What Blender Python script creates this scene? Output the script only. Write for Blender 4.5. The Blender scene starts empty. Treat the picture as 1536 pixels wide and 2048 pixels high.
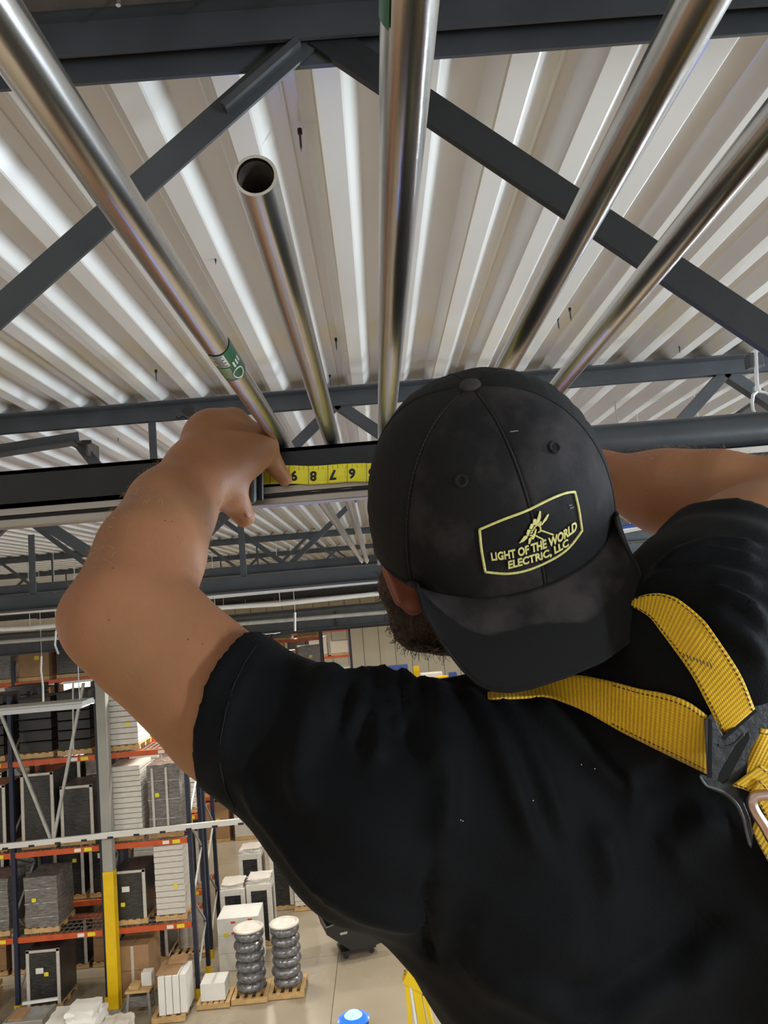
import bpy, bmesh, math, random
import numpy as np
from mathutils import Vector, Matrix
from mathutils.bvhtree import BVHTree

random.seed(7)
SC = bpy.context.scene
COL = SC.collection

# ------------------------------------------------------------------ camera
IMG_W, IMG_H, FOC = 1536.0, 2048.0, 1500.0      # focal length in pixels of the 1536x2048 frame
CAM_H = 8.0                                     # the lens is about eight metres above the warehouse floor
_y = Vector(((758 - 768) / FOC, -(1190 - 1024) / FOC, -1.0)).normalized()   # where the conduits run to
_x = Vector((1.0, 0.086, 0.0))
_x = (_x - _y * _x.dot(_y)).normalized()
_z = _x.cross(_y).normalized()
ROT = Matrix((_x, _y, _z))                      # camera space -> world
CAMP = Vector((0, 0, CAM_H))
cam_data = bpy.data.cameras.new('camera')
cam_data.sensor_fit = 'VERTICAL'
cam_data.sensor_height = 36.0
cam_data.lens = 36.0 * FOC / IMG_H
cam_data.clip_start = 0.02
cam_data.clip_end = 300
cam = bpy.data.objects.new('camera', cam_data)
cam.matrix_world = Matrix.Translation(CAMP) @ ROT.to_4x4()
COL.objects.link(cam)
SC.camera = cam

# ------------------------------------------------------------------ world, view
SC.view_settings.view_transform = 'Standard'
SC.view_settings.look = 'None'
SC.view_settings.gamma = 1.0
SC.view_settings.exposure = 0.75
SC.view_settings.use_curve_mapping = False
SC.cycles.max_bounces = 6
SC.cycles.diffuse_bounces = 4
SC.cycles.glossy_bounces = 4
SC.cycles.transmission_bounces = 4
SC.cycles.sample_clamp_indirect = 6.0
world = bpy.data.worlds.new('World')
SC.world = world
world.use_nodes = True
world.node_tree.nodes['Background'].inputs[0].default_value = (1.0, 0.95, 0.88, 1)
world.node_tree.nodes['Background'].inputs[1].default_value = 0.42

# high-bay lamps: rows of strip fixtures hung a metre under the roof; their light is made here,
# their housings further down
LAMP_POWER = 140.0
LAMPS = []
for _lx in (-10.5, -4.1, 2.6, 9.0):
    for _ly in (-6.5, 1.2, 9.0, 17.5, 26.0, 36.0, 47.0):
        if _lx == 2.6 and _ly == 1.2:
            continue
        LAMPS.append((_lx, _ly, 7.05))
for _p in LAMPS:
    _l = bpy.data.lights.new('high_bay_light', 'AREA')
    _l.shape = 'RECTANGLE'; _l.size = 1.15; _l.size_y = 0.3
    _l.energy = LAMP_POWER; _l.color = (1.0, 0.93, 0.82)
    _o = bpy.data.objects.new('high_bay_light', _l)
    _o.location = (_p[0], _p[1], _p[2] - 0.09)
    COL.objects.link(_o)
# cool fill lights added out of view at right to brighten the roof deck
for _p, _e in (((4.2, -2.4, 7.25), 150.0), ((5.2, 1.0, 7.25), 170.0), ((6.2, 4.6, 7.25), 190.0), ((6.6, 9.5, 7.25), 150.0)):
    _l = bpy.data.lights.new('added_fill_light', 'AREA')
    _l.shape = 'RECTANGLE'; _l.size = 0.25; _l.size_y = 1.6
    _l.energy = _e; _l.color = (0.74, 0.87, 1.0)
    _o = bpy.data.objects.new('added_fill_light', _l)
    _o.location = _p
    _o.rotation_euler = Vector((-1.0, 0.0, 0.55)).to_track_quat('-Z', 'Y').to_euler()
    COL.objects.link(_o)

# ------------------------------------------------------------------ helpers
def P(px, py, d):
    """the point seen at a pixel, d metres in front of the lens"""
    v = Vector(((px - 768) / FOC * d, -(py - 1024) / FOC * d, -d))
    return ROT @ v + CAMP

def ray(px, py):
    return (ROT @ Vector(((px - 768) / FOC, -(py - 1024) / FOC, -1.0)))

def PY(px, py, Y):
    r = ray(px, py); return CAMP + r * (Y / r.y)

def PZ(px, py, z):
    r = ray(px, py); return CAMP + r * ((z - CAM_H) / r.z)

def tag(o, label=None, cat=None, group=None, kind=None):
    if label: o['label'] = label
    if cat: o['category'] = cat
    if group: o['group'] = group
    if kind: o['kind'] = kind
    return o

def empty(name, loc=(0, 0, 0), label=None, cat=None, group=None, kind=None, parent=None, rz=0.0):
    o = bpy.data.objects.new(name, None)
    o.location = loc; o.rotation_euler = (0, 0, rz)
    o.empty_display_size = 0.1
    COL.objects.link(o)
    if parent: o.parent = parent
    return tag(o, label, cat, group, kind)

class MB:
    def __init__(self):
        self.v = []; self.f = []
    def add(self, vs, fs):
        n = len(self.v)
        self.v += [tuple(p) for p in vs]
        self.f += [tuple(i + n for i in q) for q in fs]
        return self
    def box(self, c, s, rot=None):
        hx, hy, hz = s[0] / 2, s[1] / 2, s[2] / 2
        vs = [Vector((x, y, z)) for x in (-hx, hx) for y in (-hy, hy) for z in (-hz, hz)]
        if rot is not None: vs = [rot @ p for p in vs]
        c = Vector(c)
        return self.add([p + c for p in vs], [(0, 1, 3, 2), (4, 6, 7, 5), (0, 4, 5, 1), (2, 3, 7, 6), (0, 2, 6, 4), (1, 5, 7, 3)])
    def box2(self, a, b):
        return self.box([(a[i] + b[i]) / 2 for i in range(3)], [abs(b[i] - a[i]) for i in range(3)])
    def bar(self, a, b, w, h, up=(0, 0, 1)):
        """a box of section w x h from a to b"""
        a, b = Vector(a), Vector(b)
        d = (b - a); L = d.length; d.normalize()
        up = Vector(up)
        s = d.cross(up)
        if s.length < 1e-4: s = d.cross(Vector((1, 0, 0)))
        s.normalize(); u = s.cross(d)
        rot = Matrix((d, s, u)).transposed()
        return self.box((a + b) / 2, (L, w, h), rot)
    def angle(self, a, b, w, t, up=(0, 0, 1), flip=1):
        """a steel angle (L section) from a to b"""
        a, b = Vector(a), Vector(b)
        d = (b - a).normalized(); up = Vector(up)
        s = d.cross(up).normalized(); u = s.cross(d)
        prof = [(0, 0), (w * flip, 0), (w * flip, t), (t * flip, t), (t * flip, w), (0, w)]
        n = len(prof)
        vs = [a + s * x + u * y for x, y in prof] + [b + s * x + u * y for x, y in prof]
        fs = [(i, (i + 1) % n, n + (i + 1) % n, n + i) for i in range(n)]
        fs += [tuple(range(n))[::-1], tuple(range(n, 2 * n))]
        return self.add(vs, fs)
    def tube(self, pts, r, n=12, cap=True, radii=None):
        pts = [Vector(p) for p in pts]
        m = len(pts); base = len(self.v)
        prev = None; rings = []
        for i, p in enumerate(pts):
            d = (pts[min(i + 1, m - 1)] - pts[max(i - 1, 0)]).normalized()
            if prev is None:
                s = d.cross(Vector((0, 0, 1)))
                if s.length < 1e-3: s = d.cross(Vector((1, 0, 0)))
            else:
                s = prev - d * prev.dot(d)
            s.normalize(); prev = s
            u = s.cross(d)
            rr = radii[i] if radii else r
            rings.append([p + (s * math.cos(2 * math.pi * k / n) + u * math.sin(2 * math.pi * k / n)) * rr for k in range(n)])
        vs = [q for rg in rings for q in rg]
        fs = [(i * n + k, i * n + (k + 1) % n, (i + 1) * n + (k + 1) % n, (i + 1) * n + k) for i in range(m - 1) for k in range(n)]
        if cap: fs += [tuple(range(n))[::-1], tuple(range((m - 1) * n, m * n))]
        return self.add(vs, fs)
    def lathe(self, prof, c=(0, 0, 0), n=20):
        vs = []; m = len(prof)
        for r, z in prof:
            for k in range(n):
                a = 2 * math.pi * k / n
                vs.append((c[0] + r * math.cos(a), c[1] + r * math.sin(a), c[2] + z))
        fs = [(i * n + k, i * n + (k + 1) % n, (i + 1) * n + (k + 1) % n, (i + 1) * n + k) for i in range(m - 1) for k in range(n)]
        fs += [tuple(range(n))[::-1], tuple(range((m - 1) * n, m * n))]
        return self.add(vs, fs)
    def prism(self, poly, dirv):
        """a polygon (list of points) pushed along dirv"""
        n = len(poly); d = Vector(dirv)
        vs = [Vector(p) for p in poly] + [Vector(p) + d for p in poly]
        fs = [tuple(range(n)), tuple(range(n, 2 * n))[::-1]] + [(i, n + i, n + (i + 1) % n, (i + 1) % n) for i in range(n)]
        return self.add(vs, fs)
    def mesh(self, name, smooth=False):
        me = bpy.data.meshes.new(name)
        me.from_pydata(self.v, [], self.f)
        bm = bmesh.new(); bm.from_mesh(me)
        bmesh.ops.recalc_face_normals(bm, faces=bm.faces)
        bm.to_mesh(me); bm.free()
        if smooth:
            me.polygons.foreach_set('use_smooth', [True] * len(me.polygons))
        me.update()
        return me
    def build(self, name, m, parent=None, smooth=False, loc=None, bevel=0.0):
        o = bpy.data.objects.new(name, self.mesh(name, smooth))
        o.data.materials.append(m)
        COL.objects.link(o)
        if parent: o.parent = parent
        if loc is not None: o.location = loc
        if smooth and smooth != 'all':
            md = None
            try:
                o.data.set_sharp_from_angle(angle=math.radians(40))
            except Exception:
                pass
        if bevel:
            b = o.modifiers.new('bevel', 'BEVEL'); b.width = bevel; b.segments = 2; b.limit_method = 'ANGLE'
        return o

def put(name, me, m, parent=None, loc=None):
    """another object on shared mesh data"""
    o = bpy.data.objects.new(name, me)
    if m is not None and not me.materials: me.materials.append(m)
    COL.objects.link(o)
    if parent: o.parent = parent
    if loc is not None: o.location = loc
    return o

# ------------------------------------------------------------------ materials
def mat(name, col, rough=0.5, metal=0.0, var=0.0, scale=8.0, col2=None, bump=0.0, bscale=None, spec=0.5, stretch=None,
        sheen=0.0, sss=0.0, emit=None, estr=0.0, rvar=0.0, coat=0.0, alpha=1.0, trans=0.0, detail=4.0):
    m = bpy.data.materials.new(name); m.use_nodes = True
    nt = m.node_tree; b = nt.nodes['Principled BSDF']
    b.inputs['Base Color'].default_value = (*col, 1)
    b.inputs['Roughness'].default_value = rough
    b.inputs['Metallic'].default_value = metal
    b.inputs['Specular IOR Level'].default_value = spec
    if sheen: b.inputs['Sheen Weight'].default_value = sheen
    if coat: b.inputs['Coat Weight'].default_value = coat
    if alpha < 1: b.inputs['Alpha'].default_value = alpha
    if trans: b.inputs['Transmission Weight'].default_value = trans
    if sss:
        b.inputs['Subsurface Weight'].default_value = sss
        b.inputs['Subsurface Radius'].default_value = (0.012, 0.005, 0.003)
        b.inputs['Subsurface Scale'].default_value = 0.6
    if emit:
        b.inputs['Emission Color'].default_value = (*emit, 1)
        b.inputs['Emission Strength'].default_value = estr
    if var or bump or col2 or rvar:
        tc = nt.nodes.new('ShaderNodeTexCoord')
        mp = nt.nodes.new('ShaderNodeMapping')
        nt.links.new(tc.outputs['Object'], mp.inputs[0])
        if stretch: mp.inputs['Scale'].default_value = stretch
        nz = nt.nodes.new('ShaderNodeTexNoise')
        nz.inputs['Scale'].default_value = scale; nz.inputs['Detail'].default_value = detail
        nt.links.new(mp.outputs[0], nz.inputs['Vector'])
        rp = nt.nodes.new('ShaderNodeValToRGB')
        rp.color_ramp.elements[0].position = 0.3; rp.color_ramp.elements[1].position = 0.72
        c2 = col2 if col2 else tuple(min(1, c * (1 + var)) for c in col)
        c1 = col if col2 else tuple(c * (1 - var) for c in col)
        rp.color_ramp.elements[0].color = (*c1, 1); rp.color_ramp.elements[1].color = (*c2, 1)
        nt.links.new(nz.outputs[0], rp.inputs[0])
        nt.links.new(rp.outputs[0], b.inputs['Base Color'])
        if rvar:
            mr = nt.nodes.new('ShaderNodeMapRange')
            mr.inputs['To Min'].default_value = max(0, rough - rvar); mr.inputs['To Max'].default_value = min(1, rough + rvar)
            nt.links.new(nz.outputs[0], mr.inputs[0]); nt.links.new(mr.outputs[0], b.inputs['Roughness'])
        if bump:
            nb = nt.nodes.new('ShaderNodeTexNoise')
            nb.inputs['Scale'].default_value = bscale or scale; nb.inputs['Detail'].default_value = detail
            nt.links.new(mp.outputs[0], nb.inputs['Vector'])
            bp = nt.nodes.new('ShaderNodeBump')
            bp.inputs['Strength'].default_value = bump; bp.inputs['Distance'].default_value = 0.01
            nt.links.new(nb.outputs[0], bp.inputs['Height'])
            nt.links.new(bp.outputs[0], b.inputs['Normal'])
    return m

M = {}
M['deck'] = mat('deck_white_paint', (0.60, 0.58, 0.54), 0.22, 0.0, var=0.04, scale=1.5, stretch=(2, 0.5, 2), rvar=0.04, bump=0.015, bscale=7, spec=0.6)
M['steel'] = mat('joist_grey_paint', (0.040, 0.043, 0.047), 0.42, 0.0, var=0.25, scale=7.0, bump=0.08, bscale=60)
M['steel_rust'] = mat('joist_dirty_paint', (0.030, 0.033, 0.038), 0.6, 0.0, col2=(0.10, 0.075, 0.055), scale=9, bump=0.15, bscale=70)
M['shaded_steel'] = mat('shaded_steel', (0.010, 0.011, 0.012), 0.5, 0.0, var=0.2, scale=20, bump=0.05, bscale=90)  # joist steel with its shade put into the colour
M['emt'] = mat('galvanised_tube', (0.52, 0.50, 0.47), 0.25, 1.0, col2=(0.80, 0.78, 0.74), scale=14, stretch=(1, 0.12, 1), rvar=0.10, bump=0.04, bscale=60)
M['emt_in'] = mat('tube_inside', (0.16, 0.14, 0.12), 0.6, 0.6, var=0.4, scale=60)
M['strut'] = mat('galvanised_strut', (0.42, 0.39, 0.35), 0.38, 1.0, var=0.15, scale=12, stretch=(0.2, 1, 1))
M['pipe'] = mat('lit_chord_and_pipe_paint', (0.050, 0.058, 0.066), 0.36, 0.0, var=0.15, scale=6, bump=0.05, bscale=40)
M['zinc'] = mat('zinc', (0.62, 0.62, 0.62), 0.3, 1.0)
M['screw'] = mat('screw_dark', (0.03, 0.03, 0.035), 0.4, 0.8)
M['white_pipe'] = mat('pale_conduit', (0.55, 0.54, 0.50), 0.35, 0.3)
M['concrete'] = mat('concrete_floor', (0.27, 0.23, 0.165), 0.28, 0.0, col2=(0.37, 0.32, 0.24), scale=0.5, rvar=0.08, detail=8)
M['joint'] = mat('floor_joint', (0.25, 0.22, 0.17), 0.8)
M['wall'] = mat('cream_wall', (0.80, 0.76, 0.63), 0.6, var=0.04, scale=1.0)
M['column'] = mat('column_grey', (0.30, 0.30, 0.27), 0.5, var=0.08, scale=3)
M['yellow'] = mat('safety_yellow', (0.72, 0.47, 0.005), 0.45, var=0.08, scale=5)
M['orange'] = mat('rack_orange', (0.50, 0.085, 0.022), 0.45, var=0.15, scale=6)
M['navy'] = mat('rack_navy', (0.013, 0.018, 0.042), 0.45, var=0.2, scale=6)
M['galv'] = mat('galvanised_grey', (0.42, 0.42, 0.40), 0.45, 0.5, var=0.15, scale=8)
M['wire'] = mat('wire_deck', (0.38, 0.34, 0.30), 0.45, 0.6)
M['dark_wrap'] = mat('dark_stretch_film', (0.030, 0.030, 0.030), 0.24, 0.0, var=0.5, scale=9, stretch=(1, 1, 4), bump=0.5, bscale=14)
M['grey_wrap'] = mat('clear_film_over_grey', (0.16, 0.15, 0.14), 0.22, 0.0, var=0.4, scale=8, stretch=(1, 1, 4), bump=0.6, bscale=12)
M['white_wrap'] = mat('white_wrapped_goods', (0.60, 0.57, 0.52), 0.4, var=0.1, scale=9, stretch=(1, 1, 5), bump=0.3, bscale=16)
M['white_box'] = mat('white_carton', (0.70, 0.69, 0.66), 0.5, var=0.05, scale=4)
M['board'] = mat('corner_board', (0.50, 0.47, 0.42), 0.6, var=0.1, scale=12)
M['carton'] = mat('brown_carton', (0.34, 0.20, 0.10), 0.7, var=0.12, scale=5)
M['wood'] = mat('pallet_wood', (0.52, 0.34, 0.15), 0.65, var=0.2, scale=7, stretch=(1, 6, 1))
M['sticker'] = mat('yellow_sticker', (0.75, 0.62, 0.03), 0.5)
M['red'] = mat('red_print', (0.62, 0.06, 0.03), 0.5)
M['silver_wrap'] = mat('shiny_film_over_coils', (0.17, 0.17, 0.18), 0.16, 0.35, var=0.5, scale=14, bump=0.9, bscale=18)
M['black_plastic'] = mat('black_plastic', (0.012, 0.012, 0.013), 0.36)
M['blue_paint'] = mat('blue_paint', (0.03, 0.07, 0.30), 0.4)
M['lamp_white'] = mat('lamp_housing', (0.62, 0.62, 0.60), 0.4)
M['lamp_glow'] = mat('lamp_lens', (0.9, 0.9, 0.85), 0.4, emit=(1.0, 0.93, 0.82), estr=14.0)
M['blue_glow'] = mat('blue_led_lens', (0.1, 0.3, 0.9), 0.3, emit=(0.08, 0.35, 1.0), estr=5.0)
M['film'] = mat('crumpled_clear_film', (0.35, 0.35, 0.37), 0.12, 0.2, var=0.5, scale=10, bump=1.0, bscale=16)
# ================================================================== the building
DECK = CAM_H + 0.835          # underside of the roof deck's low flats
FLOOR = 0.0
X0, X1, YB0, YB1 = -17.0, 17.0, -9.0, 58.0

# ---- floor: slabs between sawn joints
floor = empty('floor', (0, 0, 0), 'grey polished concrete warehouse floor', None, kind='structure')
_sl = 6.8
_slab = MB().box((0, 0, -0.1), (_sl - 0.012, _sl - 0.012, 0.2)).mesh('floor_slab')
_slab.materials.append(M['concrete'])
for i in range(-5, 5):
    for j in range(-2, 9):
        put('floor_slab', _slab, None, floor, (i * _sl + 1.8, j * _sl + 1.0, 0))
MB().box((-1.6, 24.8, -0.12), (70, 76, 0.2)).build('joint_fill', M['joint'], floor)

# ---- ceiling: fluted roof deck in sheets of six flutes
ceiling = empty('ceiling', (0, 0, DECK), 'white fluted steel roof deck', None, kind='structure')
PITCH = 0.160
def deck_mesh(name, L):
    prof = []
    lowf, slope, dep = 0.052, 0.024, 0.040
    upf = PITCH - lowf - 2 * slope
    for k in range(6):
        x = k * PITCH
        prof += [(x, 0.002), (x + 0.004, 0), (x + lowf - 0.004, 0), (x + lowf, 0.002),
                 (x + lowf + slope, dep - 0.002), (x + lowf + slope + 0.004, dep), (x + lowf + slope + upf - 0.004, dep), (x + lowf + slope + upf, dep - 0.002)]
        if k in (1, 4):       # stiffening grooves in some of the flats
            prof[-2:-2] = [(x + lowf + slope + upf * 0.42, dep), (x + lowf + slope + upf * 0.47, dep - 0.004), (x + lowf + slope + upf * 0.53, dep - 0.004), (x + lowf + slope + upf * 0.58, dep)]
    prof += [(6 * PITCH, 0), (6 * PITCH + 0.022, -0.0012)]
    n = len(prof)
    vs = [(x, 0, z) for x, z in prof] + [(x, L, z) for x, z in prof]
    vs += [(x, 0, z + 0.0012) for x, z in prof] + [(x, L, z + 0.0012) for x, z in prof]
    fs = [(i, i + 1, n + i + 1, n + i) for i in range(n - 1)]
    fs += [(2 * n + i, 3 * n + i, 3 * n + i + 1, 2 * n + i + 1) for i in range(n - 1)]
    fs += [(i, 2 * n + i, 2 * n + i + 1, i + 1) for i in range(n - 1)]
    fs += [(n + i, n + i + 1, 3 * n + i + 1, 3 * n + i) for i in range(n - 1)]
    mb = MB(); mb.add(vs, fs)
    me = mb.mesh(name)
    me.materials.append(M['deck'])
    return me
SHEET = 6 * PITCH
for ya, yb in ((-9.0, 5.35), (5.35, 15.8), (15.8, 33.3), (33.3, 58.0)):
    me = deck_mesh('deck_sheet', yb - ya)
    for i in range(-18, 18):
        put('deck_sheet', me, None, ceiling, (i * SHEET + 0.120, ya, 0))
# the insulation and membrane above the deck close the roof
MB().box((0, (YB0 + YB1) / 2, 0.10), (X1 - X0 + 0.4, YB1 - YB0, 0.08)).build('roof_insulation', M['wall'], ceiling)
# screw tips that poke through the deck
_scr = MB().lathe([(0.0045, 0.0), (0.0045, -0.010), (0.0022, -0.012), (0.0022, -0.034), (0.0004, -0.044)], n=8).mesh('deck_screw', True)
_scr.materials.append(M['screw'])
for (px, py) in ((600, 268), (437, 672 + 50), (312, 745), (672, 682), (1116, 640), (1358, 690), (1094, 735), (1140, 622), (660, 755), (430, 502), (1375, 815), (236, 870)):
    p = PZ(px, py, DECK + 0.02)
    put('deck_screw', _scr, None, ceiling, (p.x, p.y, 0.030))

# ---- end wall of cream panels
wall_back = empty('wall_back', (0, YB1, 0), 'cream ribbed panel end wall', None, kind='structure')
_wp = MB().box((0, 0.06, 4.45), (1.16, 0.12, 8.9)).box((-0.52, -0.02, 4.45), (0.08, 0.05, 8.9)).mesh('wall_panel')
_wp.materials.append(M['wall'])
for i in range(-15, 15):
    put('wall_panel', _wp, None, wall_back, (i * 1.2 + 0.3, 0, 0))
MB().box((0, 0.2, 4.45), (36.4, 0.1, 8.9)).build('wall_backing', M['wall'], wall_back)

# ---- far parts of the side walls
for nm, x_, lb in (('wall_left', X0 - 0.9, 'cream panel side wall far along the left'), ('wall_right', X1 + 0.9, 'cream panel side wall far along the right')):
    w_ = empty(nm, (x_, 24.0, 0), lb, None, kind='structure')
    sp = MB().box((0, 0, 4.45), (0.12, 1.68, 8.9)).box(((0.08 if x_ < 0 else -0.08), 0.78, 4.45), (0.05, 0.08, 8.9)).mesh('wall_panel')
    sp.materials.append(M['wall'])
    for i in range(20): put('wall_panel', sp, None, w_, (0, 0.86 + i * 1.7, 0))

# ================================================================== roof steel
def double_angle(mb, p0, p1, leg, t, gap, down=1, rear_extra=0.0):
    """two angles back to back along X; the flange on top when down=1, else at the bottom"""
    x0, x1, y, z = p0[0], p1[0], p0[1], p0[2]
    for s, ex in ((-1, 0.0), (1, rear_extra)):
        ya = y + s * gap / 2; yb = ya + s * t; yc = ya + s * leg
        mb.box2((x0, min(ya, yb), z), (x1, max(ya, yb), z - down * (leg + ex)))
        mb.box2((x0, min(ya, yc), z), (x1, max(ya, yc), z - down * t))

def joist(Y, zt, zb, tops, bots, label, leg=0.055, webs=0.04, verts=(), x0=X0, x1=X1, rusty=False, extra=0.0, chord_mat=None, bot_leg=None):
    r = empty('roof_joist', (0, Y, zt), label, 'joist', 'open web roof joists')
    L = lambda p: (p[0], p[1] - Y, p[2] - zt)
    mb = MB(); double_angle(mb, L((x0, Y, zt)), L((x1, Y, zt)), leg, 0.006, 0.022, 1, extra)
    mb.build('top_chord', M['steel'], r)
    if rusty:
        mb = MB().box2(L((x0, Y - leg - 0.10, zt - 0.001)), L((x1, Y - leg + 0.012, zt - 0.009)))
        mb.build('bearing_plate', M['steel_rust'], r)
    bl = bot_leg or leg
    mb = MB()
    if bot_leg:
        x1, xr = 0.02, x1
        zr = zb + bl / 2
        MB().tube([L((x1 + 0.001, Y, zr)), L((xr, Y, zr))], 0.0245, 28).build('bottom_tube', M['pipe'], r, smooth=True)  # right half of the same chord: its light put into a greyer colour
        for s in (-1, 1):      # a pair of channels, toes inward
            mb.box2(L((x0, Y + s * 0.014, zb)), L((x1, Y + s * 0.022, zb + bl)))
            mb.box2(L((x0, Y + s * 0.002, zb)), L((x1, Y + s * 0.022, zb + 0.005)))
            mb.box2(L((x0, Y + s * 0.002, zb + bl - 0.005)), L((x1, Y + s * 0.022, zb + bl)))
    else:
        double_angle(mb, L((x0, Y, zb)), L((x1, Y, zb)), bl, 0.006, 0.022, -1)
    mb.build('bottom_chord', chord_mat or M['steel'], r)
    return r, L

def web(r, L, a, b, w, name='web_diagonal', flat=False, m=None):
    mb = MB()
    a, b = Vector(L(a)), Vector(L(b))
    d = (b - a).normalized()
    n = d.cross(Vector((0, 1, 0))).normalized()
    if flat:
        mb.bar(a, b, 0.012, w, up=n)
        mb.bar(a + Vector((0, 0.02, 0)) + n * (w / 2 - 0.003), b + Vector((0, 0.02, 0)) + n * (w / 2 - 0.003), 0.04, 0.006, up=n)
    else:
        mb.bar(a, b, 0.005, w, up=n)
        mb.bar(a + Vector((0, w / 2, 0)) - n * (w / 2 - 0.0025), b + Vector((0, w / 2, 0)) - n * (w / 2 - 0.0025), w, 0.005, up=n)
    return mb.build(name, m or M['steel'], r)

# ---- joist right overhead; its bottom chord is the shaded bar the man measures along
Y1 = 0.985
ZB1 = 8.152
rj, L1 = joist(Y1, DECK - 0.001, ZB1 + 0.0, [], [], 'nearest dark grey roof joist, its half-shaded bottom chord carrying the tubes',
               leg=0.055, rusty=True, extra=0.022, x0=-6, x1=6, chord_mat=M['shaded_steel'], bot_leg=0.048)  # left half of the chord: shade put into its near-black colour
rj.location.y = Y1
def dia1(ax, ay, bx, by, zend, w, **k):
    a = PY(ax, ay, Y1); b = PY(bx, by, Y1)
    d = b - a; t = (zend - a.z) / d.z
    b = a + d * t
    a = a - d.normalized() * 0.03
    return web(rj, L1, a, b, w, **k)
dia1(598, 92, 0, 622, ZB1 + 0.02, 0.040)
dia1(672, 92, 1536, 672, ZB1 + 0.02, 0.044, flat=True, m=M['shaded_steel'])  # same paint as the left web; its shade is put into the colour
# the crimped end of the left web: flange folded shut near the chord
a = PY(598, 92, Y1 - 0.004); b = PY(450, 222, Y1 - 0.004)
mb = MB(); mb.bar(L1(a), L1(b), 0.010, 0.030, up=(0, 1, 0)); mb.build('crimped_end', M['steel'], rj)
# gusset where the two webs meet
g = [PY(560, 95, Y1), PY(720, 85, Y1), PY(690, 120, Y1), PY(600, 128, Y1)]
MB().prism([Vector(L1(p)) + Vector((0, 0.004, 0)) for p in g], (0, 0.006, 0)).build('gusset_plate', M['steel'], rj)
_bolt = MB().lathe([(0.0035, 0), (0.0035, 0.012), (0.006, 0.012), (0.006, 0.016)], n=8)
for px, py in ((443, 22), (238, 43), (605, 23), (580, 24)):
    p = PY(px, py, Y1 - 0.062)
    _bolt.build('screw_end', M['zinc'], rj, loc=L1((p.x, p.y, DECK - 0.026)))

# ---- second joist, in front of the wide view
Y2 = 2.98; ZB2 = CAM_H + 0.055
r2, L2 = joist(Y2, DECK - 0.001, ZB2, [], [], 'second dark grey roof joist across the view behind the raised hand', leg=0.062, x0=-9, x1=9)
tp = lambda px: Vector((PY(px, 1000, Y2).x, Y2, DECK - 0.05))
bp = lambda px: Vector((PY(px, 1000, Y2).x, Y2, ZB2 + 0.04))
for a, b in ((690, 290), (690, 1110), (-180, 290), (1490, 1110), (1490, 1900), (-180, -600)):
    web(r2, L2, tp(a), bp(b), 0.044)
for x in (312, 1110, -600, 1900):
    web(r2, L2, tp(x), bp(x), 0.030, name='web_vertical')
for px in (478, 900, 60):
    web(r2, L2, (tp(px).x, Y2, ZB2 + 0.30), bp(px), 0.024, name='web_vertical')
# bracket and bridging bar tied to it on the left
br = empty('bridging_bar', PY(90, 880, 2.5), 'grey bridging bar with a folded end clip near the left edge', 'brace')
o = br.location
a, b = PY(-260, 957, 2.5), PY(160, 890, 2.5)
MB().angle(a - o, b - o, 0.045, 0.006).build('bar', M['steel'], br)
MB().box(b - o + Vector((0.0, 0.02, 0.005)), (0.07, 0.10, 0.006)).box(b - o + Vector((0.035, 0.02, -0.02)), (0.006, 0.10, 0.05)).build('end_clip', M['steel_rust'], br)
MB().bar(b - o, PY(215, 958, 2.5) - o, 0.008, 0.035).build('strut_leg', M['steel'], br)
MB().tube([PY(165, 884, 2.45) - o, PY(182, 884, 2.45) - o], 0.007, 8).build('bolt', M['screw'], br)

# ---- further joists
names = {5.3: 'third roof joist, hidden mostly behind the black chord', 9.2: 'fourth roof joist, thin dark line below the strut',
         12.2: 'fifth roof joist, thin dark line with zigzag webs', 15.9: 'sixth roof joist above the pale column',
         19.5: 'seventh roof joist, small and far above the racks', 23.2: 'eighth roof joist, far off over the racks',
         27.0: 'ninth roof joist, far off beyond the column line', 31.0: 'tenth roof joist in the dark far band',
         36.0: 'eleventh roof joist in the dark far band', 42.0: 'twelfth roof joist near the end wall', 50.0: 'last roof joist before the cream end wall'}
for k, Y in enumerate(sorted(names)):
    zb = DECK - 0.62
    rr, LL = joist(Y, DECK - 0.001, zb, [], [], names[Y], leg=0.07, x0=-14 if Y > 12 else -10, x1=14 if Y > 12 else 10)
    step = 1.25
    x = -14.0 if Y > 12 else -10
    x += (k * 0.43) % 1.2
    i = 0
    while x < (13 if Y > 12 else 9):
        web(rr, LL, (x, Y, DECK - 0.05), (x + step / 2, Y, zb + 0.04), 0.035)
        web(rr, LL, (x + step / 2, Y, zb + 0.04), (x + step, Y, DECK - 0.05), 0.035)
        if i % 2 == 0:
            web(rr, LL, (x + step / 2, Y, DECK - 0.05), (x + step / 2, Y, zb + 0.04), 0.022, name='web_vertical')
        x += step; i += 1

# ---- girders on the column lines
def ibeam(Y, z0, z1, label):
    r = empty('roof_girder', (0, Y, z0), label, 'beam', 'roof girders on the column lines')
    w = 0.19; h = z1 - z0
    MB().box((0, 0, 0.009), (30, w, 0.018)).build('bottom_flange', M['steel'], r)
    MB().box((0, 0, h - 0.009), (30, w, 0.018)).build('top_flange', M['steel'], r)
    MB().box((0, 0, h / 2), (30, 0.012, h - 0.036)).build('beam_web', M['steel'], r)
    for x in np.arange(-12.3, 13, 1.9):
        MB().box((x, 0, h / 2), (0.012, w - 0.02, h - 0.036)).build('stiffener', M['steel'], r)
    return r
ibeam(15.55, 7.42, 7.86, 'dark girder across the view at the pale column')
ibeam(30.5, 6.75, 7.35, 'dark girder farther back over the racks')
ibeam(44.0, 6.60, 7.25, 'dark girder farthest back before the cream wall')

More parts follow.
